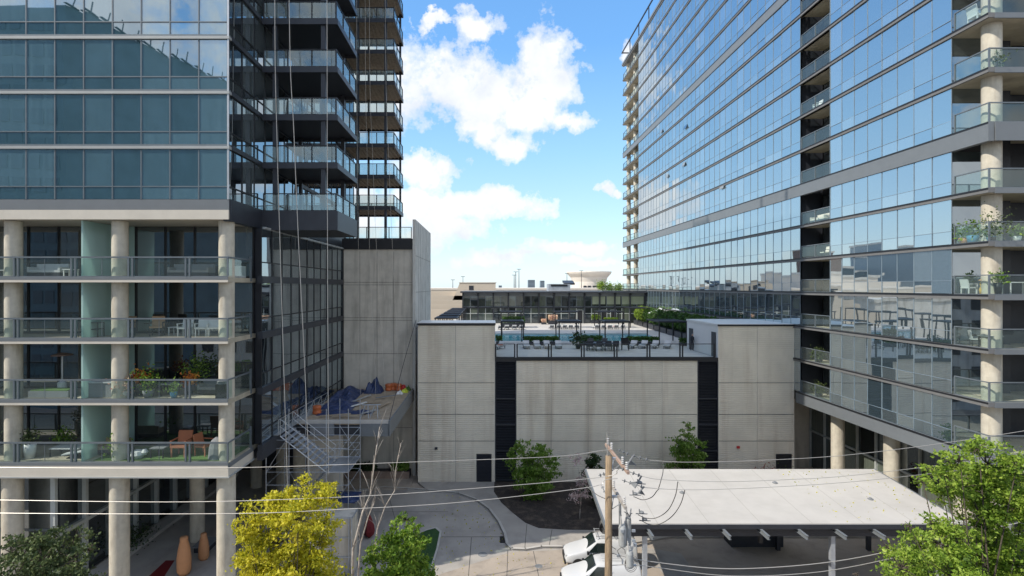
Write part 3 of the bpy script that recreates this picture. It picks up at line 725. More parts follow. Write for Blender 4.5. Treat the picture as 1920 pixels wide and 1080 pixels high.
# ============================================================ CLUBHOUSE
CB = E('clubhouse', 'low two storey glass clubhouse with flat grey roof behind the pool', 'building', (11.5, 98, 11.5))
MB().box(-4.3, 27.9, 96.2, 112, 11.51, 17.0).build('core', CHAR, CB)
MB().box(-5.0, 28.0, 94.2, 112, 17.0, 17.22).build('roof', STEELG, CB)
MB().box(-5.0, 28.0, 94.1, 94.19, 16.95, 17.24).build('roof_edge', CHAR, CB)
f = MB(); f.box(-4.6, 28.0, 95.5, 95.6, 16.35, 17.0); f.build('fascia', STEELG, CB)
ribbon(CB, (-4.6, 95.62), (27.95, 95.62), (0,-1), 14.45, 16.35, 1.35, 0, GL_CLUB, MULL, name='upper_glazing', frame_r=0.05)
ribbon(CB, (-4.6, 95.62), (27.95, 95.62), (0,-1), 11.55, 14.2, 1.35, 1.7, GL_CLUB, MULLW, name='lower_glazing', frame_r=0.055)
MB().box(-4.6, 28, 95.5, 95.6, 14.2, 14.45).build('mid_beam', CHAR, CB)
for x in np.arange(-4.6, 28.2, 2.72):
    MB().box(x-0.11, x+0.11, 95.2, 95.49, 11.51, 16.9).build('post', CHAR, CB)
    MB().ob((x, 94.85, 16.75), (0.06,0,0), (0,0.55,0.12), (0,0.0,0.05)).build('roof_bracket', BLK, CB)
for a, b in ((18.6,20.9),(21.2,23.6),(23.9,27.8)): MB().box(a, b, 95.56, 95.60, 14.9, 16.3).build('window_blind', GREENP, CB)
for a in (15.9, 20.2, 21.9):
    d = MB().box(a, a+0.95, 95.50, 95.56, 11.52, 13.85).build('door', BLK, CB)
    g = MB(); g.box(a-0.08, a, 95.44, 95.55, 11.52, 13.9); g.box(a+0.95, a+1.03, 95.44, 95.55, 11.52, 13.9); g.box(a, a+0.95, 95.44, 95.5, 13.85, 13.93); g.build('door_frame', MULLW, d)
rr = MB().box(20.2, 28.0, 94.5, 94.55, 17.23, 17.25).build('rail_shoe', BLK, CB)
railing(rr, [(20.2,94.5),(28.0,94.5)], 17.25, 1.5, h=0.9, rm=BLK, gm=GL_CLEAR)
ru = E('rooftop_air_unit', 'grey rooftop air handling unit on the clubhouse roof', 'air unit', (12.7, 98, 17.22))
MB().box(10.8, 14.7, 96, 99, 17.23, 18.55).build('casing', GALV, ru)
MB().box(11.2, 14.2, 95.93, 95.99, 18.1, 18.45).build('intake_louvre', BLK, ru)
MB().ob((14.6, 97.4, 18.8), (0.95,0,0), (0,1.3,0.25), (0,0,0.16)).build('exhaust_hood', CHAR, ru)
rb = E('beige_penthouse', 'plain beige box building with one dark window above the clubhouse roof', 'building', (-2.5, 123, 11.5))
m_ = MB(); m_.add([(-9.5,120,11.5),(1.6,120,11.5),(1.6,130,11.5),(-9.5,130,11.5),(-6.5,120,18.9),(1.6,120,18.9),(1.6,130,18.9),(-6.5,130,18.9)],[(0,3,2,1),(4,5,6,7),(0,1,5,4),(1,2,6,5),(2,3,7,6),(3,0,4,7)]); m_.build('wall', BEIGE, rb)
MB().box(-6.7, 1.8, 119.9, 130.1, 18.91, 19.05).build('roof', BEIGE, rb)
MB().box(-4.4, -3.4, 119.94, 119.99, 17.3, 18.3).build('window', CHAR, rb)

# ============================================================ FAR BUILDINGS
ml = E('shopping_mall', 'wide low beige mall building stretching behind the clubhouse', 'building', (10, 170, 0))
MB().box(-70, 110, 150, 240, 0, 17.2).build('wall', BEIGE, ml)
MB().box(-70, 110, 149.9, 240, 17.21, 17.7).build('roof', CREAMT, ml)
m_ = MB()
for k in range(5): m_.box(-26+k*1.5, -4.8, 112.5+k*2.5, 113+k*2.5, 0, 13.2+k*0.95)
m_.build('terraced_wall', BEIGE, ml)
mt = E('mushroom_tower', 'cream round building flaring out to a wide flat top, on the skyline', 'building', (47.5, 255, 0))
MB().lathe((48, 255, 0), [(7.9,0),(7.9,17.5),(8.0,20.5),(8.7,22.5),(10.2,24.2),(10.6,24.9),(10.6,25.3),(0.1,25.3)], 40).build('wall', CREAMT, mt, smooth=False)
m_ = MB()
for x in (44, 46, 48.3, 50): m_.box(x, x+1.3, 246.6, 247.6, 17.4, 18.6)
m_.build('windows', CHAR, mt)
for px0, px1, py0, nm, lab in ((990,1003,525,'office_tower','haze blue office tower, left and wider one of the pair on the horizon'),(1013,1021,526,'office_tower','narrower haze blue office tower, right one of the pair on the horizon'),(935,941,535,'office_block','tiny grey block on the horizon left of the two office towers')):
    Y = 1500.0; X0 = (px0-916)*1.5; X1 = (px1-916)*1.5; zt = 18+(538-py0)*1.5
    t_ = E(nm, lab, 'building', ((X0+X1)/2, Y, 0))
    MB().box(X0, X1, Y, Y+18, 0, zt).build('wall', TOWD, t_)  # haze of distance is put into the wall colour
    b_ = MB()
    for z in np.arange(4, zt-1, 3.6): b_.box(X0+0.5, X1-0.5, Y-0.2, Y-0.05, z, z+1.5)
    b_.build('window_bands', CHAR, t_)
for k, (px, py, lab) in enumerate(((964,516,'shorter'),(967,510,'middle'),(973,505,'tallest'))):
    Y = 190.0; p = at(px, py, Y)
    l_ = E('parking_lot_light', lab+' of the three thin light masts on the far roof', 'light mast', (p.x, Y, 17.7), 'light masts on the far roofs')
    MB().cone((p.x,Y,17.7),(p.x,Y,p.z),0.14,0.1,n=6).build('mast', CHAR, l_); MB().box(p.x-0.8,p.x+0.8,Y-0.2,Y+0.2,p.z,p.z+0.15).build('lamp_head', CHAR, l_)
for px, py, lab in ((1090,508,'thin light mast in front of the cream round tower'),(1063,513,'thin light mast just left of the cream round tower'),(868,519,'thin mast left of the beige box building'),(849,525,'shortest thin mast at the left end of the skyline')):
    Y = 190.0; p = at(px, py, Y)
    l_ = E('parking_lot_light', lab, 'light mast', (p.x, Y, 17.7), 'light masts on the far roofs')
    MB().cone((p.x,Y,17.7),(p.x,Y,p.z),0.12,0.08,n=6).build('mast', CHAR, l_); MB().box(p.x-0.7,p.x+0.7,Y-0.2,Y+0.2,p.z,p.z+0.15).build('lamp_head', CHAR, l_)
# buildings across the street, seen only as reflections in the glass
nb = E('masonry_tower', 'big brown tower behind the viewer, seen only as a dark reflection in the left glazing', 'building', (-76, -35, 0))
MB().prism([(-57.5,-13),(-49.5,-44),(-49.5,-60),(-100,-60),(-100,-13)], 0, 56.5).build('wall', pbr('slate_cladding',(0.13,0.20,0.235),0.8,var=0.2,scale=0.3), nb)
m_ = MB()
for z in np.arange(3, 54, 3.1):
    for k in range(20):
        x = -99+k*2.05; m_.box(x, x+1.5, -12.98, -12.9, z, z+1.9)
m_.build('windows', pbr('dull_panes',(0.07,0.11,0.14),0.3), nb)
for (x0,x1,y0,y1,h,mm,lab) in ((-44,-22,-30,-14,11,CREAMT,'low cream building across the street behind the viewer'),(-16,8,-32,-16,8,BRICK,'low brown building across the street behind the viewer'),(14,40,-40,-18,14,BEIGE,'beige building across the street behind the viewer'),(46,75,-34,-14,19,CONL,'grey block across the street behind the viewer')):
    b_ = E('street_building', lab, 'building', ((x0+x1)/2,(y0+y1)/2,0))
    MB().box(x0,x1,y0,y1,0,h).build('wall', mm, b_); MB().box(x0-0.3,x1+0.3,y0-0.3,y1+0.3,h+0.01,h+0.5).build('roof', CONL, b_)
    m_ = MB()
    for z in np.arange(1.2, h-1.8, 3.4):
        for x in np.arange(x0+1.2, x1-2, 3): m_.box(x, x+1.6, y1+0.02, y1+0.06, z, z+1.7)
    m_.build('windows', CHAR, b_)

for k,(x0,x1,y0,y1,h,mm) in enumerate(((-165,-120,215,260,34,TOWD),(-118,-98,240,262,27,GL_SIDE),(-96,-88,236,250,31,BRICK),(-230,-170,260,300,24,CREAMT),(-80,-52,180,210,22,CREAMT),(-60,-30,120,150,15,CONL))):
    b_ = E('district_building', ['blue grey block seen reflected in the right tower glass','dark glass block seen reflected in the right tower glass','narrow red brown block seen reflected in the right tower glass','wide cream block seen reflected in the right tower glass','low cream block seen reflected in the right tower glass','low pale block nearest the left tower, seen only as a reflection'][k], 'building', ((x0+x1)/2,(y0+y1)/2,0))
    MB().box(x0,x1,y0,y1,0,h).build('wall', mm, b_); MB().box(x0-.3,x1+.3,y0-.3,y1+.3,h+.01,h+.8).build('roof', CONL, b_)
m_ = MB()
for i in range(14):
    t0 = i/13; x = -57.0+8*t0; y = -13.6-31*t0; m_.tube([(x,y,56.4),(x+.3,y,57.6+.9*random.random())],.09,5)
    m_.box(x-.3,x+.1,y-1.3,y+1.3,56.5,56.6)
m_.build('roof_posts', CHAR, nb)
# ============================================================ VEGETATION
def leaf_mesh(name, pts, size, m, parent, nrm_up=0.5):
    """many small folded leaves at pts (n,3)"""
    n = len(pts); org = np.array(ORG[parent.name]) if parent else np.zeros(3)
    d = NP.normal(size=(n,3)); d[:,2] = d[:,2]*0.8+nrm_up*0.6; d /= np.linalg.norm(d,axis=1)[:,None]
    a = NP.normal(size=(n,3)); a -= d*(a*d).sum(1)[:,None]; a /= np.linalg.norm(a,axis=1)[:,None]
    b = np.cross(d, a); s = size*(0.4+1.1*NP.rand(n)**1.3)[:,None]
    p = pts-org; fold = d*s*0.18
    v = np.stack([p-a*s*0.55, p+b*s*0.34-fold, p+a*s*0.6, p-b*s*0.34-fold], 1).reshape(-1,3)
    me = bpy.data.meshes.new(name); me.vertices.add(4*n); me.vertices.foreach_set('co', v.ravel())
    me.loops.add(6*n); me.polygons.add(2*n)
    k = np.arange(n)*4
    idx = np.stack([k,k+1,k+2,k,k+2,k+3],1).ravel()
    me.loops.foreach_set('vertex_index', idx); me.polygons.foreach_set('loop_start', np.arange(2*n)*3); me.polygons.foreach_set('loop_total', np.full(2*n,3))
    me.update(); me.validate(); me.materials.append(m)
    o = bpy.data.objects.new(name, me); COL.objects.link(o); ORG[o.name] = Vector(org)
    if parent: o.parent = parent
    return o
def tree(label, base, lobes, n, leaf, lm, bm=None, cat='tree', tr=0.13, clumps=18, group=None, name='tree', stems=1, lowfrac=0.35):
    bm = bm or BARK
    bx, by = base; t_ = E(name, label, cat, (bx, by, 0), group); base = Vector((bx, by, 0))
    cen = sum((Vector(l[:3]) for l in lobes), Vector())/len(lobes)
    w_ = MB(); pts = []
    fork = base.lerp(Vector((cen.x, cen.y, cen.z)), lowfrac)
    for s in range(stems):
        o_ = Vector((random.uniform(-.25,.25), random.uniform(-.25,.25), 0)) if stems > 1 else Vector()
        w_.tube([base+o_, base.lerp(fork,0.5)+o_*1.6+Vector((random.uniform(-.1,.1),0,0)), fork+o_*2], [tr, tr*0.85, tr*0.7], 8)
    tot = sum(l[3]*l[4]*l[5] for l in lobes)
    for (x,y,z,rx,ry,rz) in lobes:
        c = Vector((x,y,z)); mid = fork.lerp(c, 0.5)+Vector((random.uniform(-.2,.2),random.uniform(-.2,.2),random.uniform(0,.3)))
        w_.tube([fork, mid, c], [tr*0.5, tr*0.3, tr*0.12], 6)
        nl = int(n*(rx*ry*rz)/tot)
        for k in range(clumps):
            d = NP.normal(size=3); d /= np.linalg.norm(d); rr = NP.uniform(0.35, 1.12)
            cc = np.array([x+d[0]*rx*rr, y+d[1]*ry*rr, z+d[2]*rz*rr])
            q = Vector(cc); w_.tube([c, c.lerp(q,0.5)+Vector((0,0,0.08*rz)), q], [tr*0.2, tr*0.12, tr*0.05], 4)
            m = nl//clumps; sg = 0.20*np.array([rx,ry,rz*0.62])
            pts.append(cc+NP.normal(size=(m,3))*sg*NP.uniform(0.55,1.2))
    w_.build('trunk', bm, t_, smooth=True)
    leaf_mesh('crown', np.concatenate(pts), leaf, lm, t_)
    return t_
def LB(Y, lst, squash=0.9, dj=1.3):
    out = []
    for px, py, r in lst[:]:
        y = Y+random.uniform(-1,1)*dj; p = at(px, py, y); rr = r*y/1000; out.append((p.x,p.y,p.z,rr,rr,rr*squash))
    return out
tree('yellow leaved tree in front of the scaffold, left of centre', (-8.3, 21.5), LB(21.5, [(570,905,20),(535,945,38),(600,925,32),(622,930,24),(560,975,45),(500,965,42),(462,985,26),(610,985,34),(520,1020,52),(590,1025,36),(470,1045,40),(560,1075,56),(470,1100,60),(600,1090,40),(530,1140,90)]), 36000, 0.125, LF_Y, BARK, tr=0.08)
tree('green leafy tree beside the lawn island', (-4.1, 23.5), LB(23.5, [(762,975,18),(772,1000,26),(735,1010,30),(765,1035,36),(715,1045,30),(790,1060,30),(745,1075,44),(700,1080,30),(760,1120,60)]), 16000, 0.125, LF_G, tr=0.09)
tree('dark olive tree at the lower left in front of the lobby', (-18.6, 22), LB(22, [(20,1035,34),(60,1020,36),(100,1012,32),(140,1010,26),(80,1050,46),(140,1050,36),(30,1080,52),(110,1090,56),(165,1030,16),(60,1130,80)], 0.8), 17000, 0.12, LF_D, tr=0.12)
tree('large bright green tree filling the lower right corner', (17.2, 18), LB(18, [(1835,838,26),(1800,862,34),(1850,870,42),(1905,880,40),(1770,890,30),(1730,903,16),(1800,915,44),(1870,930,56),(1768,925,26),(1920,950,60),(1840,968,42),(1748,980,12),(1706,988,12),(1664,1027,13),(1700,1040,30),(1760,1020,44),(1850,1010,60),(1690,1065,40),(1780,1080,60),(1900,1060,80),(1840,1130,110),(1790,1005,40),(1720,1010,26),(1830,905,44),(1605,1078,9)]), 62000, 0.10, LF_B, tr=0.10)
tree('leafy young tree against the left end of the middle ribbed wall', (4.0, 45.5), LB(45, [(978,838,16),(1015,845,20),(965,858,18),(1000,870,30),(1035,868,16),(985,895,26),(1020,900,26),(1000,925,24)]), 7000, 0.20, LF_S, tr=0.07, lowfrac=0.3)
tree('airy young tree before the right louvre strip behind the canopy', (17.4, 46), LB(46, [(1290,803,13),(1283,825,22),(1305,835,18),(1275,848,22),(1300,862,26),(1280,880,26),(1315,868,12)]), 5000, 0.19, LF_S, tr=0.06, lowfrac=0.3)
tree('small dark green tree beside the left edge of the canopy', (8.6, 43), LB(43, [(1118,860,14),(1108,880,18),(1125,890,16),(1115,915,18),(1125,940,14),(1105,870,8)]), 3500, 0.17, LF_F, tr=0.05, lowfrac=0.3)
tree('pinkish white flowering sapling left of the utility pole', (7.0, 41), LB(41, [(1082,862,12),(1093,905,14),(1080,930,14),(1098,925,12),(1100,885,9)]), 900, 0.13, FL_W, BARKP, tr=0.04, lowfrac=0.3)
# bare leaning trunks by the scaffold
def bare(label, pxs, Y, r):
    p0 = Vector((*gr(pxs[0][0], pxs[0][1]), 0)); Yb = Y
    t_ = E('bare_tree', label, 'tree', (at(pxs[0][0],pxs[0][1],Y).x, Y, 0), 'bare leaning saplings by the drive')
    pts = [at(x, y, Y) for x, y in pxs]; pts[0].z = 0
    m_ = MB(); m_.tube(pts, [r*(1-0.75*i/(len(pts)-1)) for i in range(len(pts))], 7)
    for i in range(1, len(pts)):
        for k in range(5):
            q = pts[i-1].lerp(pts[i], random.random()) if i > len(pts)//2 else pts[i]
            d = Vector((random.uniform(-.6,.6), random.uniform(-.5,.5), random.uniform(.5,1.4)))
            m_.tube([q, q+d*0.5+Vector((0,0,.1)), q+d], [r*0.25, r*0.16, r*0.06], 4)
    m_.build('trunk', BARKP, t_, smooth=True)
bare('bare pale trunk bending up, nearest the scaffold', [(660,1125),(662,1030),(680,960),(695,925),(703,860),(712,800)], 30, 0.085)
bare('bare brown trunk forking beside the red canopy cover', [(668,1125),(676,1020),(690,970),(703,940)], 30.6, 0.06)
bare('bare thin trunk leaning right over the drive', [(690,1110),(708,990),(722,950),(740,920),(742,880),(752,830)], 31, 0.055)
# hedges and planters on the pool deck
def blob_leaves(c, r, n): 
    d = NP.normal(size=(n,3)); d /= np.linalg.norm(d,axis=1)[:,None]; rr = NP.uniform(0.72,1.06,(n,1)); return np.array(c)+d*rr*np.array(r)
NUM = ['first','second','third','fourth','fifth','sixth','seventh','eighth','ninth','tenth','eleventh','twelfth','thirteenth','fourteenth']
for k in range(11):
    Y = 92.0-k*3.35; X = 26.3-0.15*k
    if k > 8: X -= 0.2
    t_ = E('round_shrub', 'rounded green shrub on the right of the pool, %s from the clubhouse' % NUM[k], 'shrub', (X, Y, 11.5), 'clipped shrubs in planters along the right of the pool')
    MB().box(X-0.95, X+0.95, Y-1.2, Y+1.2, 11.51, 12.25).build('planter_box', CHAR, t_)
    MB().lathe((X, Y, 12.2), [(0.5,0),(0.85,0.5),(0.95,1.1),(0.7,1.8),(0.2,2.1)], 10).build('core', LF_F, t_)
    leaf_mesh('foliage', blob_leaves((X,Y,13.45), (1.15,1.25,1.25), 1300), 0.22, LF_B if k < 2 else LF_H, t_)
def hedge(px0, px1, pyb, h, label, m=LF_H):
    Y = 6.5*1000/(pyb-538); x0, x1 = (px0-916)*Y/1000, (px1-916)*Y/1000
    t_ = E('low_hedge', label, 'hedge', ((x0+x1)/2, Y, 11.5), 'planted hedges on the pool deck')
    MB().box(x0, x1, Y-0.4, Y+0.4, 11.51, 11.51+h*0.45).build('planter_box', CHAR, t_)
    n = int(500*(x1-x0)); p = np.stack([NP.uniform(x0,x1,n), NP.uniform(Y-.5,Y+.5,n), 11.5+h*0.45+NP.beta(2,1.5,n)*h*0.75],1)
    leaf_mesh('foliage', p, 0.16, m, t_)
hedge(983,1047,646.5,0.8,'low green hedge behind the left row of near loungers')
hedge(1089,1129,646.5,0.9,'low green hedge behind the dark dining furniture')
hedge(1176,1234,647,0.8,'low green hedge behind the right row of near loungers')
hedge(930,941,647,0.9,'short piece of hedge at the left end of the pool deck')
hedge(942,984,614,1.5,'bushy hedge inside the far left pergola')
hedge(1108,1126,606,1.3,'yellow green bush right of the clubhouse glass door',LF_B)
hedge(1131,1160,606,0.9,'yellow green planting behind the far right pergola',LF_B)
hedge(1275,1288,648,0.7,'low round planter at the right end of the pool deck')
hedge(1015,1024,608,0.8,'pale pink flowering bush by the clubhouse, left of the pair',FL_P)
hedge(1028,1045,608,1.4,'pale yellow flowering bush by the clubhouse, right of the pair',FL_P)
hedge(1052,1082,606,0.5,'row of pink flowers behind the middle pergola',FL_P)
# planting strip by the grey wall block
ps = E('planter_wall', 'low reddish concrete planter along the foot of the grey wall block', 'planter', (-11, 50.3, 0))
MB().box(-14, -7.4, 49.7, 49.95, 0.02, 0.75).build('wall', pbr('planter_brown', (0.26,0.19,0.15), 0.85, stain=((0.14,0.1,0.08),(2,2,0.5),1,0.5)), ps)
MB().box(-14, -7.4, 49.96, 51.1, 0.02, 0.62).build('soil', MULCH, ps)
for k,(x0,x1) in enumerate(((-13.9,-10.6),(-9.2,-7.6))):
    n = 1500; p = np.stack([NP.uniform(x0,x1,n), NP.uniform(50.0,51.0,n), 0.65+NP.beta(1.5,2,n)*0.75],1)
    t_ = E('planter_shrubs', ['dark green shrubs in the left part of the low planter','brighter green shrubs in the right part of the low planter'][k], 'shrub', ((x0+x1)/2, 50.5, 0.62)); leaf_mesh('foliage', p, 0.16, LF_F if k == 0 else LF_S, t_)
S(MB().box(-14.2, -7.0, 47.3, 49.69, 0.013, 0.14), 'pavement', PAVE)
for px, py, lab in ((1178,852+30,'small red leaved shrub at the foot of the right ribbed wall'),):
    p = at(1437, 874, 48.3); t_ = E('red_shrub', lab, 'shrub', (p.x, p.y, 0.17)); leaf_mesh('foliage', np.array([p.x,p.y,1.0])+NP.normal(size=(500,3))*np.array([0.55,0.3,0.35]), 0.15, leafmat('leaf_red',(0.2,0.02,0.02),(0.35,0.05,0.04),(0.4,0.12,0.06)), t_)
    p = at(1466, 874, 48.0); t_ = E('green_shrub', 'small green shrub by the louvred door in the right ribbed wall', 'shrub', (p.x, p.y, 0.17)); leaf_mesh('foliage', np.array([p.x,p.y,0.9])+NP.normal(size=(500,3))*np.array([0.5,0.3,0.35]), 0.15, LF_S, t_)
# distant trees on the skyline
for px, py, r, lab in ((1128,536,9,'hazy green tree right of the cream round tower'),(1143,539,7,'far pale green tree near the tall right tower'),(1160,540,8,'far green tree touching the tall right tower')):
    Y = 140.0; p = at(px, py, Y); t_ = E('far_tree', lab, 'tree', (p.x, Y, 17.7)); rr = r*Y/1000
    MB().cone((p.x,Y,17.7),(p.x,Y,p.z),0.12,n=6).build('trunk', BARK, t_)
    leaf_mesh('crown', np.array(p)+NP.normal(size=(900,3))*rr*0.5, 0.28, LF_B, t_)

# ============================================================ POOL FURNITURE
def pergola(x0, x1, y0, y1, z, label, h=2.65):
    t_ = E('pergola', label, 'pergola', ((x0+x1)/2, (y0+y1)/2, z), 'black steel pergola frames round the pool')
    for x in (x0, x1):
        for y in (y0, y1): MB().box(x-0.06, x+0.06, y-0.06, y+0.06, z+0.01, z+h-0.15).build('post', BLK, t_)
    f = MB(); f.box(x0-0.1,x1+0.1,y0-0.08,y0+0.08,z+h-0.15,z+h); f.box(x0-0.1,x1+0.1,y1-0.08,y1+0.08,z+h-0.15,z+h)
    f.box(x0-0.08,x0+0.08,y0+0.08,y1-0.08,z+h-0.15,z+h); f.box(x1-0.08,x1+0.08,y0+0.08,y1-0.08,z+h-0.15,z+h); f.build('roof_frame', BLK, t_)
    s = MB(); n = 9
    for i in range(1, n): yy = y0+(y1-y0)*i/n; s.ob(((x0+x1)/2, yy, z+h-0.06), ((x1-x0)/2-0.09,0,0), (0,0.10,0.03), (0,-0.003,0.01))
    s.build('roof_slats', BLK, t_)
pergola(1.52, 3.95, 60.4, 63.3, 11.5, 'black pergola frame at the left end of the near pool edge')
pergola(8.0, 10.45, 60.4, 63.3, 11.5, 'black pergola frame second from left along the near pool edge')
pergola(13.2, 15.9, 60.4, 63.3, 11.5, 'black pergola frame third from left along the near pool edge')
pergola(19.2, 22.3, 60.0, 64.5, 11.5, 'black pergola frame at the right end of the near pool edge')
pergola(22.6, 25.6, 85.0, 89.0, 11.5, 'tall black pergola frame at the far right corner of the pool', 3.2)
pergola(2.0, 5.2, 84.0, 87.0, 11.5, 'black pergola frame over the bushy hedge beyond the pool')
pergola(10.5, 14.2, 84.0, 87.0, 11.5, 'black pergola frame among loungers in the middle beyond the pool')
pergola(17.3, 21.2, 84.0, 87.0, 11.5, 'black pergola frame among loungers at the right beyond the pool')
for k in range(5):
    pergola(-6.6+0.1*k, -3.9, 66+k*5.5, 70+k*5.5, 11.5, 'black slatted pergola left of the pool, %s from the front' % NUM[k], 2.7+0.05*k)
def lounger(name='sun_lounger'):
    t_ = E(name, '', 'lounger', (0,0,0)); 
    MB().ob((0,0.2,0.34),(0.32,0,0),(0,0.65,0),(0,0,0.05)).build('cushion', LGREY, t_)
    MB().ob((0,-0.62,0.52),(0.32,0,0),(0,0.24,-0.19),(0,0.03,0.04)).build('backrest', LGREY, t_)
    f = MB(); f.ob((0,0,0.27),(0.35,0,0),(0,0.9,0),(0,0,0.02))
    for x in (-.3,.3):
        for y in (-.8,.75): f.box(x-.025,x+.025,y-.025,y+.025,0.0,0.25)
    f.build('frame', CHAR, t_)
    return t_
proto = lounger(); first = True
rows = [('near left row',56.6,[(987,0),(1007,0),(1026,0),(1047,0.1)],180),('near right row',56.8,[(1186,.5),(1206,.5),(1227,.5),(1251,.4)],180),
        ('far left row',81.5,[(938,0),(950,0),(964,0),(977,0)],0),('far middle row',82.5,[(1034,0),(1047,0),(1058,0),(1069,0),(1080,0)],0),('far right row',82.5,[(1118,0),(1130,0),(1142,0),(1154,0),(1166,0)],0)]
for rn, Y, lst, rot in rows:
    for k, (px, a) in enumerate(lst):
        loc = ((px-916)*Y/1000, Y, 11.505)
        lab = 'grey cushioned sun lounger, %s from left in the %s by the pool' % (NUM[k], rn)
        if first: o = proto; o.location = loc; o.rotation_euler[2] = R(rot)-a; o['label'] = lab; first = False
        else: o = copy_tree(proto, loc, R(rot)-a, lab)
        o['group'] = 'grey sun loungers round the pool'
o = copy_tree(proto, ((935-916)*.056, 56, 11.505), R(150), 'lone grey sun lounger at the left end of the deck by the ribbed wall'); o['group'] = 'grey sun loungers round the pool'
def chair(label, c, loc, m, frame, rz=0, group=None, name='armchair', s=1.0):
    t_ = E(name, label, c, loc, group, rz or 1e-6); t_.scale = (s,s,s)
    MB().box(-.27,.27,-.27,.27,.38,.46).build('seat', m, t_)
    MB().ob((0,.27,.68),(.27,0,0),(0,.03,0),(0,.05,.24)).build('backrest', m, t_)
    for x in (-.25,.25):
        for y in (-.24,.24): MB().box(x-.022,x+.022,y-.022,y+.022,0,.38).build('leg', frame, t_)
    for x in (-.28,.28):
        f = MB(); f.box(x-.025,x+.025,-.26,.26,.62,.66); f.box(x-.02,x+.02,-.26,-.21,.38,.62); f.build('armrest', frame, t_)
    return t_
def table(label, loc, w_, d_, h, m, frame, group=None, rz=0):
    t_ = E('table', label, 'table', loc, group, rz or 1e-6)
    MB().box(-w_/2,w_/2,-d_/2,d_/2,h-.05,h).build('tabletop', m, t_)
    for x in (-w_/2+.05,w_/2-.05):
        for y in (-d_/2+.05,d_/2-.05): MB().box(x-.025,x+.025,y-.025,y+.025,0,h-.05).build('leg', frame, t_)
    return t_
def sofa(label, loc, w_, m, rz=0):
    t_ = E('sofa', label, 'sofa', loc, None, rz or 1e-6)
    MB().box(-w_/2,w_/2,-.4,.4,.08,.30).build('base', CHAR, t_)
    MB().box(-w_/2+.12,w_/2-.12,-.38,.26,.31,.45).build('seat_cushion', m, t_); MB().box(-w_/2,w_/2,.27,.42,.31,.82).build('backrest', m, t_)
    for s in (-1,1): MB().box(s*w_/2-(.12 if s>0 else 0),s*w_/2+(0 if s>0 else .12),-.4,.26,.31,.62).build('armrest', m, t_)
    return t_
def potplant(label, loc, pr, ph, pr2, n, pm, lm, leaf=0.13, name='potted_plant'):
    x,y,z = loc; t_ = E(name, label, 'potted plant', loc)
    MB().lathe((x,y,z), [(pr*.7,0),(pr*.95,ph*.6),(pr,ph),(pr*.85,ph),(pr*.8,ph*.9)], 14).build('pot', pm, t_, smooth=True)
    MB().tube([(x,y,z+ph*.85),(x,y,z+ph+pr2*.7)],.02).build('stem', BARK, t_)
    leaf_mesh('foliage', np.array([x,y,z+ph+pr2*.7])+NP.normal(size=(n,3))*pr2*.45, leaf, lm, t_)
    return t_
# pool-side dining set
table('dark dining table at the front of the pool deck', (11.6,55.2,11.51), 2.6,1.0,.74, CHAR, BLK)
for k,(x,y,r_) in enumerate(((10.3,54.3,180),(11.2,54.2,180),(12.1,54.2,180),(12.9,54.3,180),(10.8,56.2,0),(12.3,56.2,0))):
    chair('dark dining chair by the pool railing, %s of six round the dark table' % NUM[k], 'chair', (x,y,11.51), CHAR, BLK, R(r_), 'dark dining chairs round the table', s=1.15)
potplant('spiky dark plant left of the dining furniture on the pool deck', (9.4,56,11.51), .3,.5,.8,260,CHAR,LF_F,.25)
chair('black wire armchair at the right end of the dining furniture', 'chair', (14.1,55.0,11.51), BLK, BLK, R(160), s=1.4)
sf_ = E('parasol', 'white parasol open at the far right corner of the pool deck', 'parasol', (27.0, 84, 11.5))
MB().cone((27.0,84,11.51),(27.0,84,14.4),.04,n=8).build('pole', BLK, sf_); MB().cone((27.0,84,13.9),(27.0,84,14.7),1.9,.05,n=8).build('canopy', WHITE, sf_)

# ============================================================ BALCONY FURNITURE, LEFT TOWER
z = 15.1
t_ = E('side_table', 'black wire frame shelf on the second balcony below the tower beam', 'table', (-23.5,31.0,z)); f = MB()
for x in (-23.6,-22.95,-22.5): 
    for y in (30.7,31.2): f.box(x-.02,x+.02,y-.02,y+.02,z+.01,z+.85)
for zz in (.45,.83): f.box(-23.6,-22.5,30.68,31.22,z+zz,z+zz+.03)
f.build('frame', BLK, t_)
chair('wicker armchair on the second balcony, left of the pair', 'chair', (-21.5,31.6,z), WICK, BLK, R(-15), s=1.25)
chair('wicker armchair on the second balcony, right of the pair', 'chair', (-19.7,31.7,z), WICK, BLK, R(20), s=1.25)
for k, x in enumerate((-17.9,-16.9,-16.2)): chair('white armchair on the second balcony, %s from left of three' % NUM[k], 'chair', (x,31.5,z), WHITE, WHITE, R(10*k), 'white balcony chairs', s=1.15)
table('pale low table between the white chairs on the second balcony', (-18.6,32.2,z), 1.2,.6,.5, LGREY, WHITE)
z = 18.54
sofa('light grey sofa on the top balcony under the beam', (-25.8,31.3,z), 1.9, LGREY, 0)
table('white side table right of the sofa on the top balcony', (-24.2,30.9,z), .6,.5,.5, WHITE, WHITE)
sofa('dark grey bench on the top balcony between the columns', (-17.6,31.6,z), 2.4, GREYF)
table('pale table at the left edge of the top balcony', (-27.9,30.9,z), .9,.6,.45, LGREY, WHITE)
z = 11.67
h_ = E('patio_heater', 'tall mushroom shaped patio heater on the third balcony', 'patio heater', (-25.1,31.4,z))
MB().lathe((-25.1,31.4,z+.01), [(.24,0),(.24,.7),(.1,.8)],14).build('base', LGREY, h_); MB().cone((-25.1,31.4,z+.8),(-25.1,31.4,z+2.35),.045,n=10).build('pole', ALU, h_)
MB().lathe((-25.1,31.4,z+2.3), [(.55,0),(.5,.06),(.12,.16)],18).build('reflector', BRICK, h_)
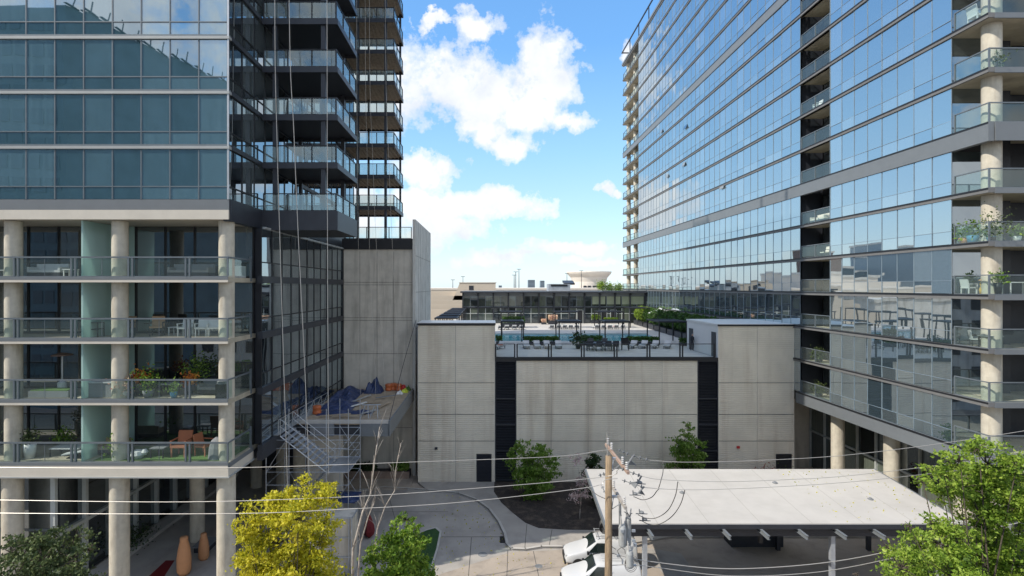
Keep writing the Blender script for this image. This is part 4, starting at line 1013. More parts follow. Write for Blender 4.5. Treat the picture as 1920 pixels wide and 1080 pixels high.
b_ = E('storage_box', 'large grey storage chest on the third balcony in front of the teal divider', 'chest', (-22.2,31,z)); MB().box(-23.1,-21.3,30.5,31.6,z+.02,z+.82).build('body', GREYF, b_); MB().box(-23.15,-21.25,30.45,31.65,z+.83,z+.9).build('lid', LGREY, b_)
b_ = E('planter_trough', 'low planter trough with clipped grass on the third balcony', 'planter', (-25.3,30.9,z)); MB().box(-26.3,-24.0,30.45,31.3,z+.02,z+.38).build('box', GREYF, b_); MB().box(-26.2,-24.1,30.5,31.25,z+.381,z+.44).build('planting', TURF, b_)
potplant('white flowering pot plant right of the storage chest', (-20.9,30.5,z), .26,.4,.55,260,WHITE,FL_P)
potplant('orange flowers over the rail beside the storage chest', (-20.4,31.2,z), .3,.7,.5,260,CHAR,FL_R)
potplant('yellow flowering plant in a grey pot on the third balcony', (-19.5,30.6,z), .32,.42,.75,420,GREYF,LF_G)
potplant('green leafy plant at the back of the third balcony', (-17.8,32.4,z), .3,.6,.9,420,GREYF,LF_S)
potplant('orange flowers in the middle of the third balcony', (-17.6,31.4,z), .3,.6,.45,300,CHAR,FL_R)
table('dark table among the plants on the third balcony', (-18.4,31.2,z), 1.2,.8,.72, GREYF, BLK)
sofa('grey outdoor sofa by the corner column on the third balcony', (-16.2,31.6,z), 1.7, GREYF)
b_ = E('grill', 'black barbecue grill at the corner of the third balcony', 'grill', (-14.95,30.15,z)); MB().box(-15.35,-14.8,29.95,30.5,z+.05,z+.85).build('cabinet', BLK, b_); MB().lathe((-15.07,30.2,z+.86), [(.28,0),(.26,.15),(.1,.25)],14).build('lid', GREYF, b_)
potplant('blue potted plant near the middle of the third balcony', (-18.0,30.5,z), .2,.35,.4,120,PBLUE,LF_S)
z = 8.15
b_ = E('turf_rug', 'bright green artificial grass rug on the lowest balcony', 'rug', (-19,31.3,z)); MB().box(-22.4,-14.8,30.2,32.9,z+.005,z+.03).build('pile', TURF, b_)
c_ = chair('large rust coloured armchair on the lowest balcony', 'armchair', (-17.9,31.1,z), RUST, RUST, R(0), s=1.5)
c_ = chair('rust coloured armchair turned sideways on the lowest balcony', 'armchair', (-16.7,31.3,z), RUST, RUST, R(80), s=1.35)
potplant('tall white pot with grasses at the left end of the lowest balcony', (-27.4,30.8,z), .34,.95,.5,260,WHITE,LF_D)
potplant('second tall white pot with grasses on the lowest balcony', (-26.4,30.7,z), .32,.85,.5,260,WHITE,LF_D)
table('glass topped coffee table at the left of the lowest balcony', (-24.6,31.3,z), 1.7,.9,.5, LGREY, BLK)
b_ = E('deck_chair', 'grey folding lounger on the lowest balcony', 'lounger', (-23.6,30.8,z)); MB().ob((-23.7,30.8,z+.35),(.75,0,.12),(0,.3,0),(0,0,.03)).build('seat', LGREY, b_); MB().box(-24.2,-23.1,30.55,31.05,z+.02,z+.06).build('frame', BLK, b_)
sofa('brown cushioned bench behind the glass on the lowest balcony', (-22.2,31.6,z), 1.5, PLY)
table('dark side table near the rust armchairs', (-19.0,30.9,z), .8,.8,.62, GREYF, BLK)
b_ = E('covered_grill', 'dark covered barbecue beside the corner column on the lowest balcony', 'grill', (-15.6,30.8,z)); MB().lathe((-15.6,30.7,z+.03), [(.5,0),(.45,.6),(.34,1.0),(.1,1.2)],12).build('cover', GREYF, b_)
for x, y, lab in ((-21.3,30.6,'bushy plant left of the centre column on the lowest balcony'),(-25.7,32.2,'leafy plant behind the coffee table on the lowest balcony'),(-23.4,32.4,'leafy plant beside the teal divider on the lowest balcony')):
    potplant(lab, (x,y,z), .25,.4,.6,300,CHAR,LF_S)
b_ = E('toy_dog', 'small white dog shaped ornament on the lowest balcony rug', 'ornament', (-20.2,30.7,z)); m_ = MB(); m_.lathe((-20.2,30.7,z+.03), [(.28,0),(.42,.2),(.32,.4),(.05,.48)],12); m_.lathe((-19.8,30.7,z+.2), [(.1,0),(.2,.15),(.1,.32)],10); m_.build('body', WHITE, b_)
# side balcony ledge boxes
b_ = E('white_cabinet', 'small white cabinet on the side end of the top balcony', 'cabinet', (-14.95,32.1,18.54)); MB().box(-15.2,-14.75,31.6,32.4,18.56,19.25).build('body', WHITE, b_); MB().box(-14.745,-14.73,31.65,32.35,18.6,19.2).build('door', LGREY, b_)

# ============================================================ BALCONY THINGS, RIGHT TOWER
z = 20.54
for k,(x,y,pm,s_) in enumerate(((28.6,31.5,PBLUE,1.0),(28.75,30.5,PBLUE,.75),(30.0,30.3,WHITE,.7),(31.0,30.4,TERRA,.8),(28.5,32.0,TERRA,.8),(31.9,30.4,TERRA,.9))):
    potplant(['leafy plant in a large blue pot on the planted corner balcony','small plant in a blue pot beside the large blue pot','plant in a white pot at the corner of the planted balcony','reddish pot plant right of the corner on the planted balcony','tall pot plant at the left end of the planted balcony','flowering pot at the right edge of the planted balcony'][k], (x,y,z), .3*s_,.5*s_,.55*s_,260,pm,LF_S)
potplant('vine plant hanging on the outer corner post of the planted balcony', (28.55,30.2,z), .15,.3,.9,300,BLK,LF_D)
b_ = E('garden_statue', 'small yellow figure statue on the corner balcony under the planted one', 'statue', (28.75,31.0,17.54)); MB().lathe((28.75,31.0,17.55), [(.16,0),(.2,.3),(.12,.5),(.17,.62),(.14,.75),(.03,.85)],14).build('figure', pbr('ochre',(0.6,0.38,0.1),0.6), b_, smooth=True); MB().lathe((28.75,31.0,18.37), [(.22,0),(.2,.04),(.03,.14)],14).build('hat', WICK, b_)
chair('white armchair on the corner balcony under the planted one', 'chair', (28.65,31.8,17.54), WHITE, WHITE, R(90))
potplant('trailing green plant at the corner of the statue balcony', (28.9,30.25,17.54), .2,.7,.45,220,BLK,LF_S)
potplant('bright green planter at the right edge of the statue balcony', (31.2,30.3,17.54), .25,.75,.4,220,WHITE,LF_B)
table('white table right of the column on the statue balcony', (30.6,30.9,17.54), 1.3,.6,.75, WHITE, WHITE)
potplant('dark spiky plant by the corner post of the high balcony', (28.9,30.3,RZ[7]+.04), .15,.25,.5,200,BLK,LF_D)
chair('white lounge chair on the topmost visible corner balcony', 'chair', (28.7,31.3,RZ[8]+.04), WHITE, WHITE, R(90), s=1.2)
for i in (0,1,2,3,4,5,8,9):
    z = RZ[i]+.03
    if i in (0,1): potplant('leafy plants in the recessed balcony %s' % ['just above the grey base beam','one floor above the base beam'][i], (28.6,46.2,z), .3,.3,.6,500,CHAR,LF_D)
    elif i == 5: sofa('cream covered sofa in the recessed balcony below the thick band', (28.9,46.3,z), 2.0, CREAMT, R(-90))
    elif i == 4: chair('cream chair in the recessed balcony second below the thick band', 'chair', (28.7,45.5,z), CREAMT, BLK, R(-90))
    elif i == 8: chair('white chair in a recessed balcony above the thick band', 'chair', (28.7,46.5,z), WHITE, WHITE, R(-90))
chair('thin frame chair behind the rail of the lowest clear corner balcony', 'chair', (28.9,31.6,14.5), LGREY, BLK, R(60)); table('thin legged table on the lowest clear corner balcony', (28.9,30.7,14.5), .9,.7,.7, GREYF, BLK)

# ============================================================ VANS
def van(label, loc, rack, rz=0.0):
    """front towards -X, length 4.6"""
    t_ = E('parked_van', label, 'van', loc, 'white service vans parked on the forecourt', rz or 1e-6)
    # stations: x, half width, belt z, top z, top half width
    st = [(0.0,.62,.62,.66,.50),(.08,.74,.78,.84,.60),(.35,.84,.92,.98,.68),(.95,.90,1.06,1.14,.74),(1.25,.91,1.10,1.24,.74),(1.95,.92,1.14,1.80,.66),(2.3,.92,1.14,1.86,.68),(3.4,.92,1.14,1.88,.69),(4.35,.91,1.12,1.85,.68),(4.55,.88,1.08,1.74,.66),(4.6,.84,.98,1.55,.62)]
    m_ = MB(); rows_ = []
    for (x,hw,zb,zt,tw) in st:
        r_ = [(-hw*.93,.26),(-hw,.5),(-hw,zb),(-(hw*.35+tw*.65),zb+(zt-zb)*.7),(-tw*.86,zt-.015),(-tw*.4,zt+.02),(tw*.4,zt+.02),(tw*.86,zt-.015),(hw*.35+tw*.65,zb+(zt-zb)*.7),(hw,zb),(hw,.5),(hw*.93,.26)]
        rows_.append([(x,y,z) for y,z in r_])
    vs = [p for r_ in rows_ for p in r_]; n = 12
    fs = [(i*n+k,(i+1)*n+k,(i+1)*n+k+1,i*n+k+1) for i in range(len(st)-1) for k in range(n-1)]
    fs += [(i*n+n-1,(i+1)*n+n-1,(i+1)*n,i*n) for i in range(len(st)-1)]
    fs += [tuple(range(n)), tuple((len(st)-1)*n+k for k in range(n-1,-1,-1))]
    m_.add(vs, fs); body = m_.build('body', CARW, t_, smooth=True)
    bv = body.modifiers.new('sub','SUBSURF'); bv.levels = 2; bv.render_levels = 2
    # windscreen follows the slope between stations 4 and 5
    g = MB(); nx = 8
    def wp(s, q): 
        x = 1.30+.62*s; z = 1.245+.54*s+.028; hw = .70-.06*s; return (x-.012, hw*q*(1.0), z-.03*abs(q)**3)
    for i in range(nx): 
        q0, q1 = -1+2*i/nx, -1+2*(i+1)/nx
        g.quad(wp(0,q0), wp(1,q0), wp(1,q1), wp(0,q1))
    g.build('windscreen', CARG, t_)
    for s in (-1,1):
        g = MB(); g.add([(1.45,s*.915,1.15),(2.62,s*.935,1.15),(2.55,s*.80,1.70),(2.02,s*.79,1.70)],[(0,1,2,3)] if s<0 else [(3,2,1,0)])
        g.build('side_window', CARG, t_)
        for x in (.86,3.75):
            a_ = MB(); a_.cone((x,s*.80,.33),(x,s*.935,.33),.41,n=24); a_.build('wheel_arch', RUB, t_)
            wh = MB(); wh.cone((x,s*.72,.33),(x,s*.95,.33),.33,n=24); w_ = wh.build('wheel', RUB, t_)
            rm = MB(); rm.cone((x,s*.95,.33),(x,s*.965,.33),.21,n=16); rm.build('rim', ALU, w_)
        m2 = MB(); m2.ob((1.42,s*1.02,1.17),(.06,0,0),(0,.09,0),(0,0,.08)); m2.build('mirror', BLK, t_)
        hl = MB(); hl.ob((.22,s*.68,.78),(.17,s*.05,.03),(0,.04,0),(0,0,.07)); hl.build('headlight', ALU, t_)
        dh = MB(); dh.box(2.35,2.5,s*.93-.01,s*.93+.01,1.0,1.03); dh.build('door_handle', BLK, t_)
        dl_ = MB(); dl_.box(2.70,2.712,s*.925-.008,s*.925+.008,.45,1.68); dl_.box(.95,3.3,s*.92-.008,s*.92+.008,.36,.42); dl_.build('door_seam', GREYF, t_)
    for q in (-.42,-.14,.14,.42): MB().tube([(2.35,q,1.895),(3.4,q,1.915),(4.2,q,1.885)],.012,4).build('roof_rib', CARW, t_)
    MB().box(.9,3.4,-.955,-.925,.30,.40).build('sill_trim', RUB, t_); MB().tube([(1.32,-.3,1.29),(1.6,.05,1.545)],.012,4).build('wiper', BLK, t_)
    f = MB(); f.ob((.03,0,.42),(.06,0,0),(0,.68,0),(0,0,.14)); f.build('bumper', RUB, t_)
    f = MB(); f.ob((.04,0,.68),(.05,0,0),(0,.34,0),(0,0,.05)); f.build('grille', BLK, t_)
    if rack:
        r_ = MB()
        for s in (-.55,.55): r_.tube([(2.0,s,2.02),(4.4,s,2.02)],.022)
        for x in (2.05,2.65,3.25,3.85,4.4): r_.tube([(x,-.6,2.03),(x,.6,2.03)],.022); r_.tube([(x,-.55,1.84),(x,-.55,2.02)],.018,4); r_.tube([(x,.55,1.84),(x,.55,2.02)],.018,4)
        r_.build('roof_rack', ALU, t_)
    return t_
V1 = van('white van with an aluminium roof rack, half behind the utility pole', (4.9, 34.75, 0.02), True, R(-2))
V2 = van('white van without a rack, nearer the viewer at the picture bottom', (4.35, 31.9, 0.02), False, R(-3))
co_ = E('cable_coil', 'black coil of cable standing on the roof rack of the van', 'cable coil', (7.55,34.7,2.1)); f = MB()
for k in range(5):
    rr = .40-.025*k; y = 34.35+.13*k
    f.tube([(7.55+rr*math.cos(a), y, 2.50+rr*math.sin(a)) for a in np.linspace(0,2*math.pi,25)], .028, 6)
f.build('coil', BLK, co_)
wc = E('cable_coil', 'thin looped white wire coil hanging in front of the nearer van', 'cable coil', (6.1,24.5,5.0)); f = MB()
c0 = at(1183,1058,24.5)
for k in range(4):
    rr = .36-.05*k; f.tube([(c0.x+rr*math.cos(a)*.8, 24.5+.05*k, c0.z+rr*math.sin(a)) for a in np.linspace(0,2*math.pi,21)], .014, 5)
f.build('coil', WIRED, wc)

# ============================================================ UTILITY POLE, WIRES
UP = E('utility_pole', 'brown wooden utility pole carrying transformers and power lines', 'utility pole', (4.72, 21, 0))
MB().tube([(4.66,21,0),(4.72,21,6),(4.73,21,11.35)], [.165,.15,.128], 16).build('pole', WOOD, UP, smooth=True)
MB().cone((4.68,21,11.2),(4.66,21,12.3),.02,.012,n=6).build('lightning_rod', WIRE, UP)
ca_ = MB(); ca_.ob((5.05,21.1,11.25),(-.02,1.75,0),(.045,0,0),(0,0,.055)); ca_.build('crossarm', pbr('crossarm_wood',(0.34,0.24,0.19),0.8,var=0.2), UP)
ca_ = MB(); ca_.ob((5.12,21.0,9.75),(0,1.1,0),(.05,0,0),(0,0,.06)); ca_.build('crossarm', pbr('crossarm_grey',(0.36,0.33,0.30),0.8,var=0.2), UP)
MB().tube([(5.16,20.95,9.7),(5.17,20.95,8.2)], .05).build('conduit', GREYF, UP)
for zz in (11.25,9.75):
    cb = MB(); cb.tube([(5.1,20.4,zz),(4.85,21.0,zz-.5),(5.1,21.6,zz)],.02,5); cb.build('brace', GALV, UP)
    MB().box(4.72,5.1,20.95,21.05,zz-.04,zz+.04).build('arm_bolt', GALV, UP)
def insul(p, parent, h=.3, r=.06):
    m_ = MB(); pr = []
    for i in range(4): pr += [(r*.5, h*i/4), (r, h*i/4+h*.08), (r*.5, h*i/4+h*.16)]
    m_.lathe(p, pr, 10); m_.build('insulator', PORC, parent)
for y in (19.5,20.1,21.9,22.6): insul((5.05,y,11.33), UP)
for y in (20.1,21.8): insul((5.12,y,9.82), UP)
for k,(x,y,zt,rr,hh) in enumerate(((5.22,20.8,8.7,.15,.8),(5.52,21.1,8.9,.12,1.1),(5.40,20.4,7.9,.14,.6))):
    m_ = MB(); m_.lathe((x,y,zt-hh), [(rr*.9,0),(rr,.05),(rr,hh-.1),(rr*.8,hh),(rr*.3,hh+.05)],18); tf = m_.build('transformer', pbr('transformer_grey%d'%k,(0.36,0.37,0.37),0.5,var=.2,scale=4,stain=((0.2,0.17,0.15),(3,3,1),2,.5)), UP, smooth=False)
    m_ = MB()
    for a in (0,2,4): m_.cone((x+.08*math.cos(a),y+.08*math.sin(a),zt+.03),(x+.12*math.cos(a),y+.12*math.sin(a),zt+.33),.035,.02,n=8)
    m_.build('bushing', PORC, tf)
m_ = MB()
for q in range(9):
    p = Vector((5.0+random.uniform(-.05,.7), 20.7+random.uniform(-.3,.4), 7.3+random.uniform(0,1.9))); p2 = p+Vector((random.uniform(-.25,.25),random.uniform(-.1,.1),random.uniform(.15,.45)))
    m_.tube([p,(p+p2)/2+Vector((random.uniform(-.15,.15),0,0)),p2],.013,5)
m_.build('drop_leads', WIRED, UP)
for q in range(10): p = Vector((4.95+random.uniform(0,.7), 20.6+random.uniform(-.2,.4), 7.2+random.uniform(0,1.4))); MB().ob(p,(random.uniform(.02,.07),0,0),(0,.03,0),(0,0,random.uniform(.02,.09))).build('bracket', GALV, UP)
m_ = MB()
for (px,py) in ((1206,906),(1197,927),(1209,962),(1215,975)):
    p = at(px,py,20.9); m_.cone((p.x-.35,20.9,p.z-.02),(p.x+.1,20.9,p.z-.03),.02,n=6); m_.lathe((p.x-.12,20.9,p.z-.02),[(.07,0),(.09,.06),(.05,.1)],10); m_.cone((p.x-.2,20.9,p.z),(p.x-.22,20.9,p.z+.16),.035,.02,n=8)
m_.build('cutout_fuses', GREYF, UP)
# dead-end insulator strings on the two canopy-side lines
def string(pa, pb, n):
    m_ = MB(); a, b = at(*pa), at(*pb); m_.tube([a,b],.014,5)
    for i in range(n): c = a.lerp(b,(i+.5)/n); d = (b-a).normalized(); m_.cone(c-d*.02,c+d*.02,.075,.05,n=10)
    m_.build('insulator_string', GREYF, UP)
string((1163,878,19.8),(1203,893,19.7),4); string((1166,900,20.2),(1208,914,20.0),4); string((1158,843,22.5),(1180,852,22.4),3); string((1183,853,22.4),(1218,863,22.3),3)
string((1135,888,21.2),(1122,892,21.3),2); string((1135,925,21.2),(1128,910,21.3),2)
for (a,b,c_) in (((1203,892),(1190,915),(1180,905)),((1208,912),(1196,925),(1208,928)),((1187,855),(1176,872),(1192,872))):
    m_ = MB(); pa,pb,pc = at(*a,19.75),at(*b,19.75),at(*c_,19.9)
    m_.tube([pa,pb],.03,6); m_.tube([(pa+pb)/2,pc],.022,6); m_.add([pb,(pa+pb)/2,pc,pb+Vector((0,.02,0)),(pa+pb)/2+Vector((0,.02,0)),pc+Vector((0,.02,0))],[(0,1,2),(5,4,3),(0,3,4,1),(1,4,5,2),(2,5,3,0)]); m_.build('switch_blade', GREYF, UP)
def wire(label, pts, r, m=WIRE, name='power_line', group='overhead wires crossing the view'):
    p = [at(*q) for q in pts]; out = []
    # Catmull-Rom
    P = [p[0]*2-p[1]]+p+[p[-1]*2-p[-2]]
    for i in range(1, len(P)-2):
        for s in range(8):
            t = s/8; a,b,c,d = P[i-1],P[i],P[i+1],P[i+2]
            out.append(0.5*((2*b)+(c-a)*t+(2*a-5*b+4*c-d)*t*t+(3*b-a-3*c+d)*t**3))
    out.append(p[-1]); mb_ = MB(); mb_.tube(out, r, 6)
    return tagit(mb_.build(name, m, None, loc=out[0]), label, 'wire', group)
wire('uppermost power line running left from the pole across the beam', [(-400,872,22),(0,876.5,22),(428,877,22),(780,866,22),(1040,856,22),(1120,846,22),(1150,842,22)], .013)
wire('middle power line running left from the pole', [(-400,930,20.5),(0,937.5,20.5),(350,941,20.5),(640,932,20.5),(860,918,20.5),(1125,895,20.5),(1160,880,20)], .013)
wire('lowest power line running left from the pole', [(-400,953,20),(0,962,20),(428,963,20),(640,955,20),(860,942,20),(1101,914,20),(1135,900,20),(1158,897,20)], .013)
wire('uppermost power line running right from the pole past the small tree', [(1218,863,22.3),(1290,866.5,22),(1430,863,22),(1600,852,22),(1830,822,22),(2050,785,22),(2400,720,22)], .012)
wire('upper of two power lines crossing the white canopy roof', [(1203,893,19.7),(1240,899,19.7),(1350,903,19.7),(1480,899,19.7),(1600,891,19.7),(1810,866,19.7),(2000,838,19.7),(2400,770,19.7)], .010)
wire('lower of two power lines crossing the white canopy roof', [(1208,914,20),(1250,917,20),(1320,918,20),(1450,913,20),(1600,903,20),(1780,884,20),(2000,858,20),(2400,800,20)], .010)
wire('upper thick twisted cable sagging under the canopy front', [(1140,1035,21),(1190,1048,21),(1260,1058,21),(1330,1065,21),(1400,1066,21),(1500,1060,21),(1600,1047,21),(1730,1020,21),(2000,960,21)], .018)
wire('lower thick twisted cable sagging under the canopy front', [(1140,1060,21),(1200,1060,21),(1330,1077,21),(1420,1080,21),(1520,1074,21),(1600,1062,21),(1730,1035,21),(2000,985,21)], .015)
def jump(label, pts): return wire(label, pts, .016, WIRED, 'jumper_cable', 'dark looping jumper cables by the pole')
jump('short dark jumper cable looping below the upper insulators', [(1188,931,20.4),(1205,937,20.4),(1222,932,20.2),(1232,920,20),(1236,916,20)])
jump('long dark jumper cable dropping from the upper canopy line', [(1196,965,20.8),(1210,971,20.8),(1230,971,20.5),(1252,957,20.2),(1266,930,19.8),(1271,903,19.7)])
jump('long dark jumper cable dropping from the lower canopy line', [(1200,975,20.8),(1218,983,20.8),(1238,982,20.6),(1260,968,20.3),(1276,945,20.1),(1284,919,20)])
jump('thin dark drop cable linking the two canopy lines', [(1243,867,22),(1243,885,21),(1238,905,20),(1235,915,20)])
jump('thin dark cable looping left behind the pole', [(1135,935,21),(1120,928,21.5),(1100,912,22),(1085,895,22)])
# ropes hanging from the roof
def rope(label, pts, r=.022): return wire(label, pts, r, ROPE, 'hanging_rope', 'pale ropes hanging down the left tower')
rope('leftmost pale rope hanging down the left tower', [(514,-900,33.2),(515,0,33.2),(519,250,33.2),(525,460,33.2),(531,660,33.2),(538,880,33.2),(540,960,33.2)])
rope('second pale rope from left hanging down the left tower', [(538,-900,33.2),(542,0,33.2),(551,250,33.2),(560,460,33.2),(570,660,33.2),(579,880,33.2),(580,960,33.2)])
rope('third pale rope, straight, left of the balcony corner', [(612,-900,33.6),(613,0,33.6),(614,460,33.6),(615,700,33.6),(616,890,33.6)], .02)
for k,(a,b,c_) in enumerate(((668,672,675),(684,693,703),(692,706,720),(722,736,748))):
    rope('thin pale rope before the far balconies, %s from left' % NUM[k], [(a,-500,48),(a+1,100,48),((a+b)/2,300,48),(b,470,48),(c_,700,48),(c_+3,780,48)], .012)
# dark sling holding the platform
wire('dark slanting cable from the wall corner to the platform', [(780,600,50.4),(757,680,45),(734,770,39.5),(730,788,38.9)], .022, BLK, 'stay_cable', None)

# ============================================================ TERRACE PLATFORM WITH DEBRIS, SCAFFOLD
PL = E('terrace_platform', 'grey raised terrace platform cluttered with building debris beside the wall block', 'platform', (-10.5, 45, 7.2))
MB().box(-13.9, -7.25, 38.75, 51.1, 8.0, 8.25).build('slab', PLY, PL)
MB().box(-13.9, -7.25, 38.6, 38.74, 8.1, 8.36).build('edge_trim', KERB, PL)
MB().box(-9.3, -7.2, 38.55, 38.74, 7.2, 8.09).build('fascia', STEELG, PL); MB().box(-12.9, -11.2, 38.55, 38.74, 7.2, 8.09).build('fascia', GREYF, PL)
MB().box(-7.24, -7.12, 38.55, 51.1, 7.2, 8.32).build('side_fascia', STEELG, PL)
MB().box(-13.9, -7.25, 38.76, 51.1, 7.25, 7.98).build('underside', CHAR, PL)
MB().box(-13.7,-11.0,40.2,40.4,0.05,7.24).build('support_wall', CONW, PL)
def crumple(c, sx, sy, sz, n=12):
    m_ = MB(); g = []
    for i in range(n):
        for j in range(n):
            u, v = i/(n-1)*2-1, j/(n-1)*2-1
            h = sz*(1-max(abs(u),abs(v))**2)*random.uniform(.72,1.0)*(0.8+0.2*math.sin(5*u+3*v)); g.append((c[0]+sx*u*random.uniform(.9,1.05), c[1]+sy*v*random.uniform(.9,1.05), c[2]+max(h,0.02)))
    fs = [(i*n+j,(i+1)*n+j,(i+1)*n+j+1,i*n+j+1) for i in range(n-1) for j in range(n-1)]
    g += [(x,y,c[2]) for x,y,_ in g]; N_ = n*n
    edge = [(i*n) for i in range(n)]
    fs += [(j+1, j, N_+j, N_+j+1) for j in range(n-1)] + [((n-1)*n+j, (n-1)*n+j+1, N_+(n-1)*n+j+1, N_+(n-1)*n+j) for j in range(n-1)]
    fs += [(i*n,(i+1)*n,N_+(i+1)*n,N_+i*n) for i in range(n-1)] + [((i+1)*n+n-1,i*n+n-1,N_+i*n+n-1,N_+(i+1)*n+n-1) for i in range(n-1)]
    return m_.add(g, fs)
Z = 8.26
def T1(mb_, name, m, label, cat, loc): return tagit(mb_.build(name, m, None, loc=loc), label, cat)
for k,(x,y,sx,sy,sz) in enumerate(((-12.6,47.5,1.1,2.6,1.1),(-12.2,43.6,1.4,1.4,.6),(-10.6,49.4,.8,.8,1.6),(-11.9,41.2,1.2,.9,.3),(-9.9,41.4,1.0,.6,.25))):
    T1(crumple((x,y,Z),sx,sy,sz), 'blue_tarpaulin', BLUE, ['long blue tarpaulin heap along the glass wall on the platform','blue tarpaulin heap in the middle left of the platform','tall blue bundle standing against the concrete wall on the platform','low blue sheet near the front left of the platform','low blue sheet near the front middle of the platform'][k], 'tarpaulin', (x,y,Z))
for k,(x,y) in enumerate(((-9.4,50.2),(-9.0,50.5),(-8.5,50.2),(-13.2,41.0))):
    m_ = MB(); m_.lathe((x,y,Z), [(.28,0),(.34,.08),(.3,.3),(.34,.5),(.3,.62),(.05,.66)],14); T1(m_, 'orange_barrel', ORNG, ['orange barrel leftmost against the far wall of the platform','orange barrel second from left against the far wall of the platform','orange barrel third from left by the far wall of the platform','orange barrel alone at the front left of the platform'][k], 'barrel', (x,y,Z))
m_ = MB(); m_.lathe((-8.0,50.2,Z), [(.2,0),(.24,.2),(.18,.5),(.05,.55)],12); T1(m_,'red_canister',REDP,'dark red canister between the orange barrels and yellow bags','canister',(-8,50.2,Z))
T1(crumple((-7.75,49.4,Z),.3,.4,.5,6),'yellow_bag',YELL,'lime yellow bag in the far right corner of the platform','bag',(-7.75,49.4,Z))
T1(crumple((-8.1,48.6,Z),.3,.3,.4,6),'white_bag',WHITE,'white bag beside the lime yellow bag on the platform','bag',(-8.1,48.6,Z))
T1(crumple((-7.6,50.3,Z),.25,.3,.6,6),'green_bag',TURF,'green bag against the fin wall on the platform','bag',(-7.6,50.3,Z))
for k,(x,y,L,a,m2) in enumerate(((-11.0,46,2.6,1.1,ALU),(-10.8,43.4,2.2,.9,WHITE),(-9.9,44.6,1.8,.2,PLY),(-11.5,40.0,2.3,.05,PLY),(-9.2,41.0,1.3,.8,ALU),(-8.5,43.5,2.2,1.3,PLY),(-10.6,39.6,2.0,.0,PLY),(-9.0,46.5,1.7,.4,GREYF))):
    u = Vector((math.cos(a),math.sin(a),.06)); T1(MB().ob((x,y,Z+.12+.01*k),u*L/2,Vector((-u.y,u.x,0))*.1,(0,0,.03)), 'plank', m2, 'scaffold plank on the platform, %s of eight from the glass wall outwards' % NUM[k], 'plank', (x,y,Z))
# white trestles
for k,x in enumerate((-9.1,-8.4)):
    m_ = MB(); 
    for s in (-.3,.3): m_.tube([(x+s-.1,39.5,Z),(x+s*.3,39.8,Z+.95)],.025,5); m_.tube([(x+s-.1,40.3,Z),(x+s*.3,39.8,Z+.95)],.025,5)
    m_.tube([(x-.35,39.8,Z+.95),(x+.35,39.8,Z+.95)],.035,5); T1(m_,'trestle',GALV,['metal trestle on the platform front, left one','metal trestle on the platform front, right one'][k],'trestle',(x,39.8,Z))
SC = E('scaffold_tower', 'galvanised tube scaffold with stairs and landings beside the platform', 'scaffold', (-12, 36.5, 0))
m_ = MB(); ys = (35.0, 38.2)
xs = (-14.6, -13.1, -10.65, -9.2)
for x in xs:
    for y in ys: m_.tube([(x,y,0.05),(x,y,10.0 if x > -14 else 9.2)],.028,6)
m_.build('standards', GALV, SC)
m_ = MB()
for z in (1.2,2.9,5.0,5.85,7.4,7.95):
    for y in ys: m_.tube([(xs[0],y,z),(xs[3],y,z)],.02,5)
    for x in (xs[0],xs[3]): m_.tube([(x,ys[0],z),(x,ys[1],z)],.02,5)
for z0 in (0.1,2.9,5.85):
    m_.tube([(xs[0],35,z0),(xs[1],35,z0+2.4)],.018,5); m_.tube([(xs[1],38.2,z0),(xs[0],38.2,z0+2.4)],.018,5); m_.tube([(xs[2],35,z0),(xs[3],35,z0+2.2)],.018,5); m_.tube([(xs[3],38.2,z0),(xs[2],38.2,z0+2.2)],.018,5)
m_.build('ledgers_and_braces', GALV, SC)
def stairf(x0,z0,x1,z1,y0,y1,lab):
    st = MB(); n = 11
    for i in range(n): f_ = (i+.5)/n; st.box(x0+(x1-x0)*f_-.14, x0+(x1-x0)*f_+.14, y0+.05, y1-.05, z0+(z1-z0)*f_-.02, z0+(z1-z0)*f_+.02)
    s = st.build('stair_treads', GALV, SC)
    for y in (y0,y1):
        r_ = MB(); r_.tube([(x0,y,z0-.08),(x1,y,z1-.08)],.035,5)
        for h in (.55,1.05): r_.tube([(x0,y,z0+h),(x1,y,z1+h)],.02,5)
        for f_ in (0.0,.5,1.0): r_.tube([(x0+(x1-x0)*f_,y,z0+(z1-z0)*f_-.08),(x0+(x1-x0)*f_,y,z0+(z1-z0)*f_+1.05)],.02,5)
        r_.build('handrail', ALU, s)
stairf(-13.7,8.25,-10.7,5.9,35.1,37.3,'')
stairf(-10.7,5.85,-13.3,2.95,37.0,38.1,'')
stairf(-13.3,2.9,-10.8,0.1,35.1,36.6,'')
MB().box(-10.6,-9.2,35.0,38.2,5.80,5.85).build('landing', ALU, SC); MB().box(-14.5,-13.2,35.05,38.1,2.86,2.91).build('landing', ALU, SC)
gw = MB().ob((-13.95,39.5,8.3),(.42,0,0),(.25,4.6,0),(0,0,.03)).build('gangway', ALU, SC)
r_ = MB()
for dx in (-.45,.45):
    for h in (.5,1.0): r_.tube([(-14.2+dx,34.9,8.3+h),(-13.7+dx,44.1,8.3+h)],.02,5)
    for k in range(7): y = 34.9+9.2*k/6; x = -14.2+.5*k/6+dx; r_.tube([(x,y,8.3),(x,y,9.3)],.02,5); 
    for k in range(6): y = 34.9+9.2*k/6; x = -14.2+.5*k/6+dx; r_.tube([(x,y,8.3),(x+.08,y+1.5,9.3)],.014,4)
r_.build('gangway_railing', ALU, gw)
r_ = MB()
for (a,b) in (((-10.6,35),(-9.2,35)),((-9.2,35),(-9.2,38.2)),((-9.2,38.2),(-10.6,38.2))):
    for h in (6.35,6.85): r_.tube([(*a,h),(*b,h)],.02,5)
r_.build('guard_rail', ALU, SC)
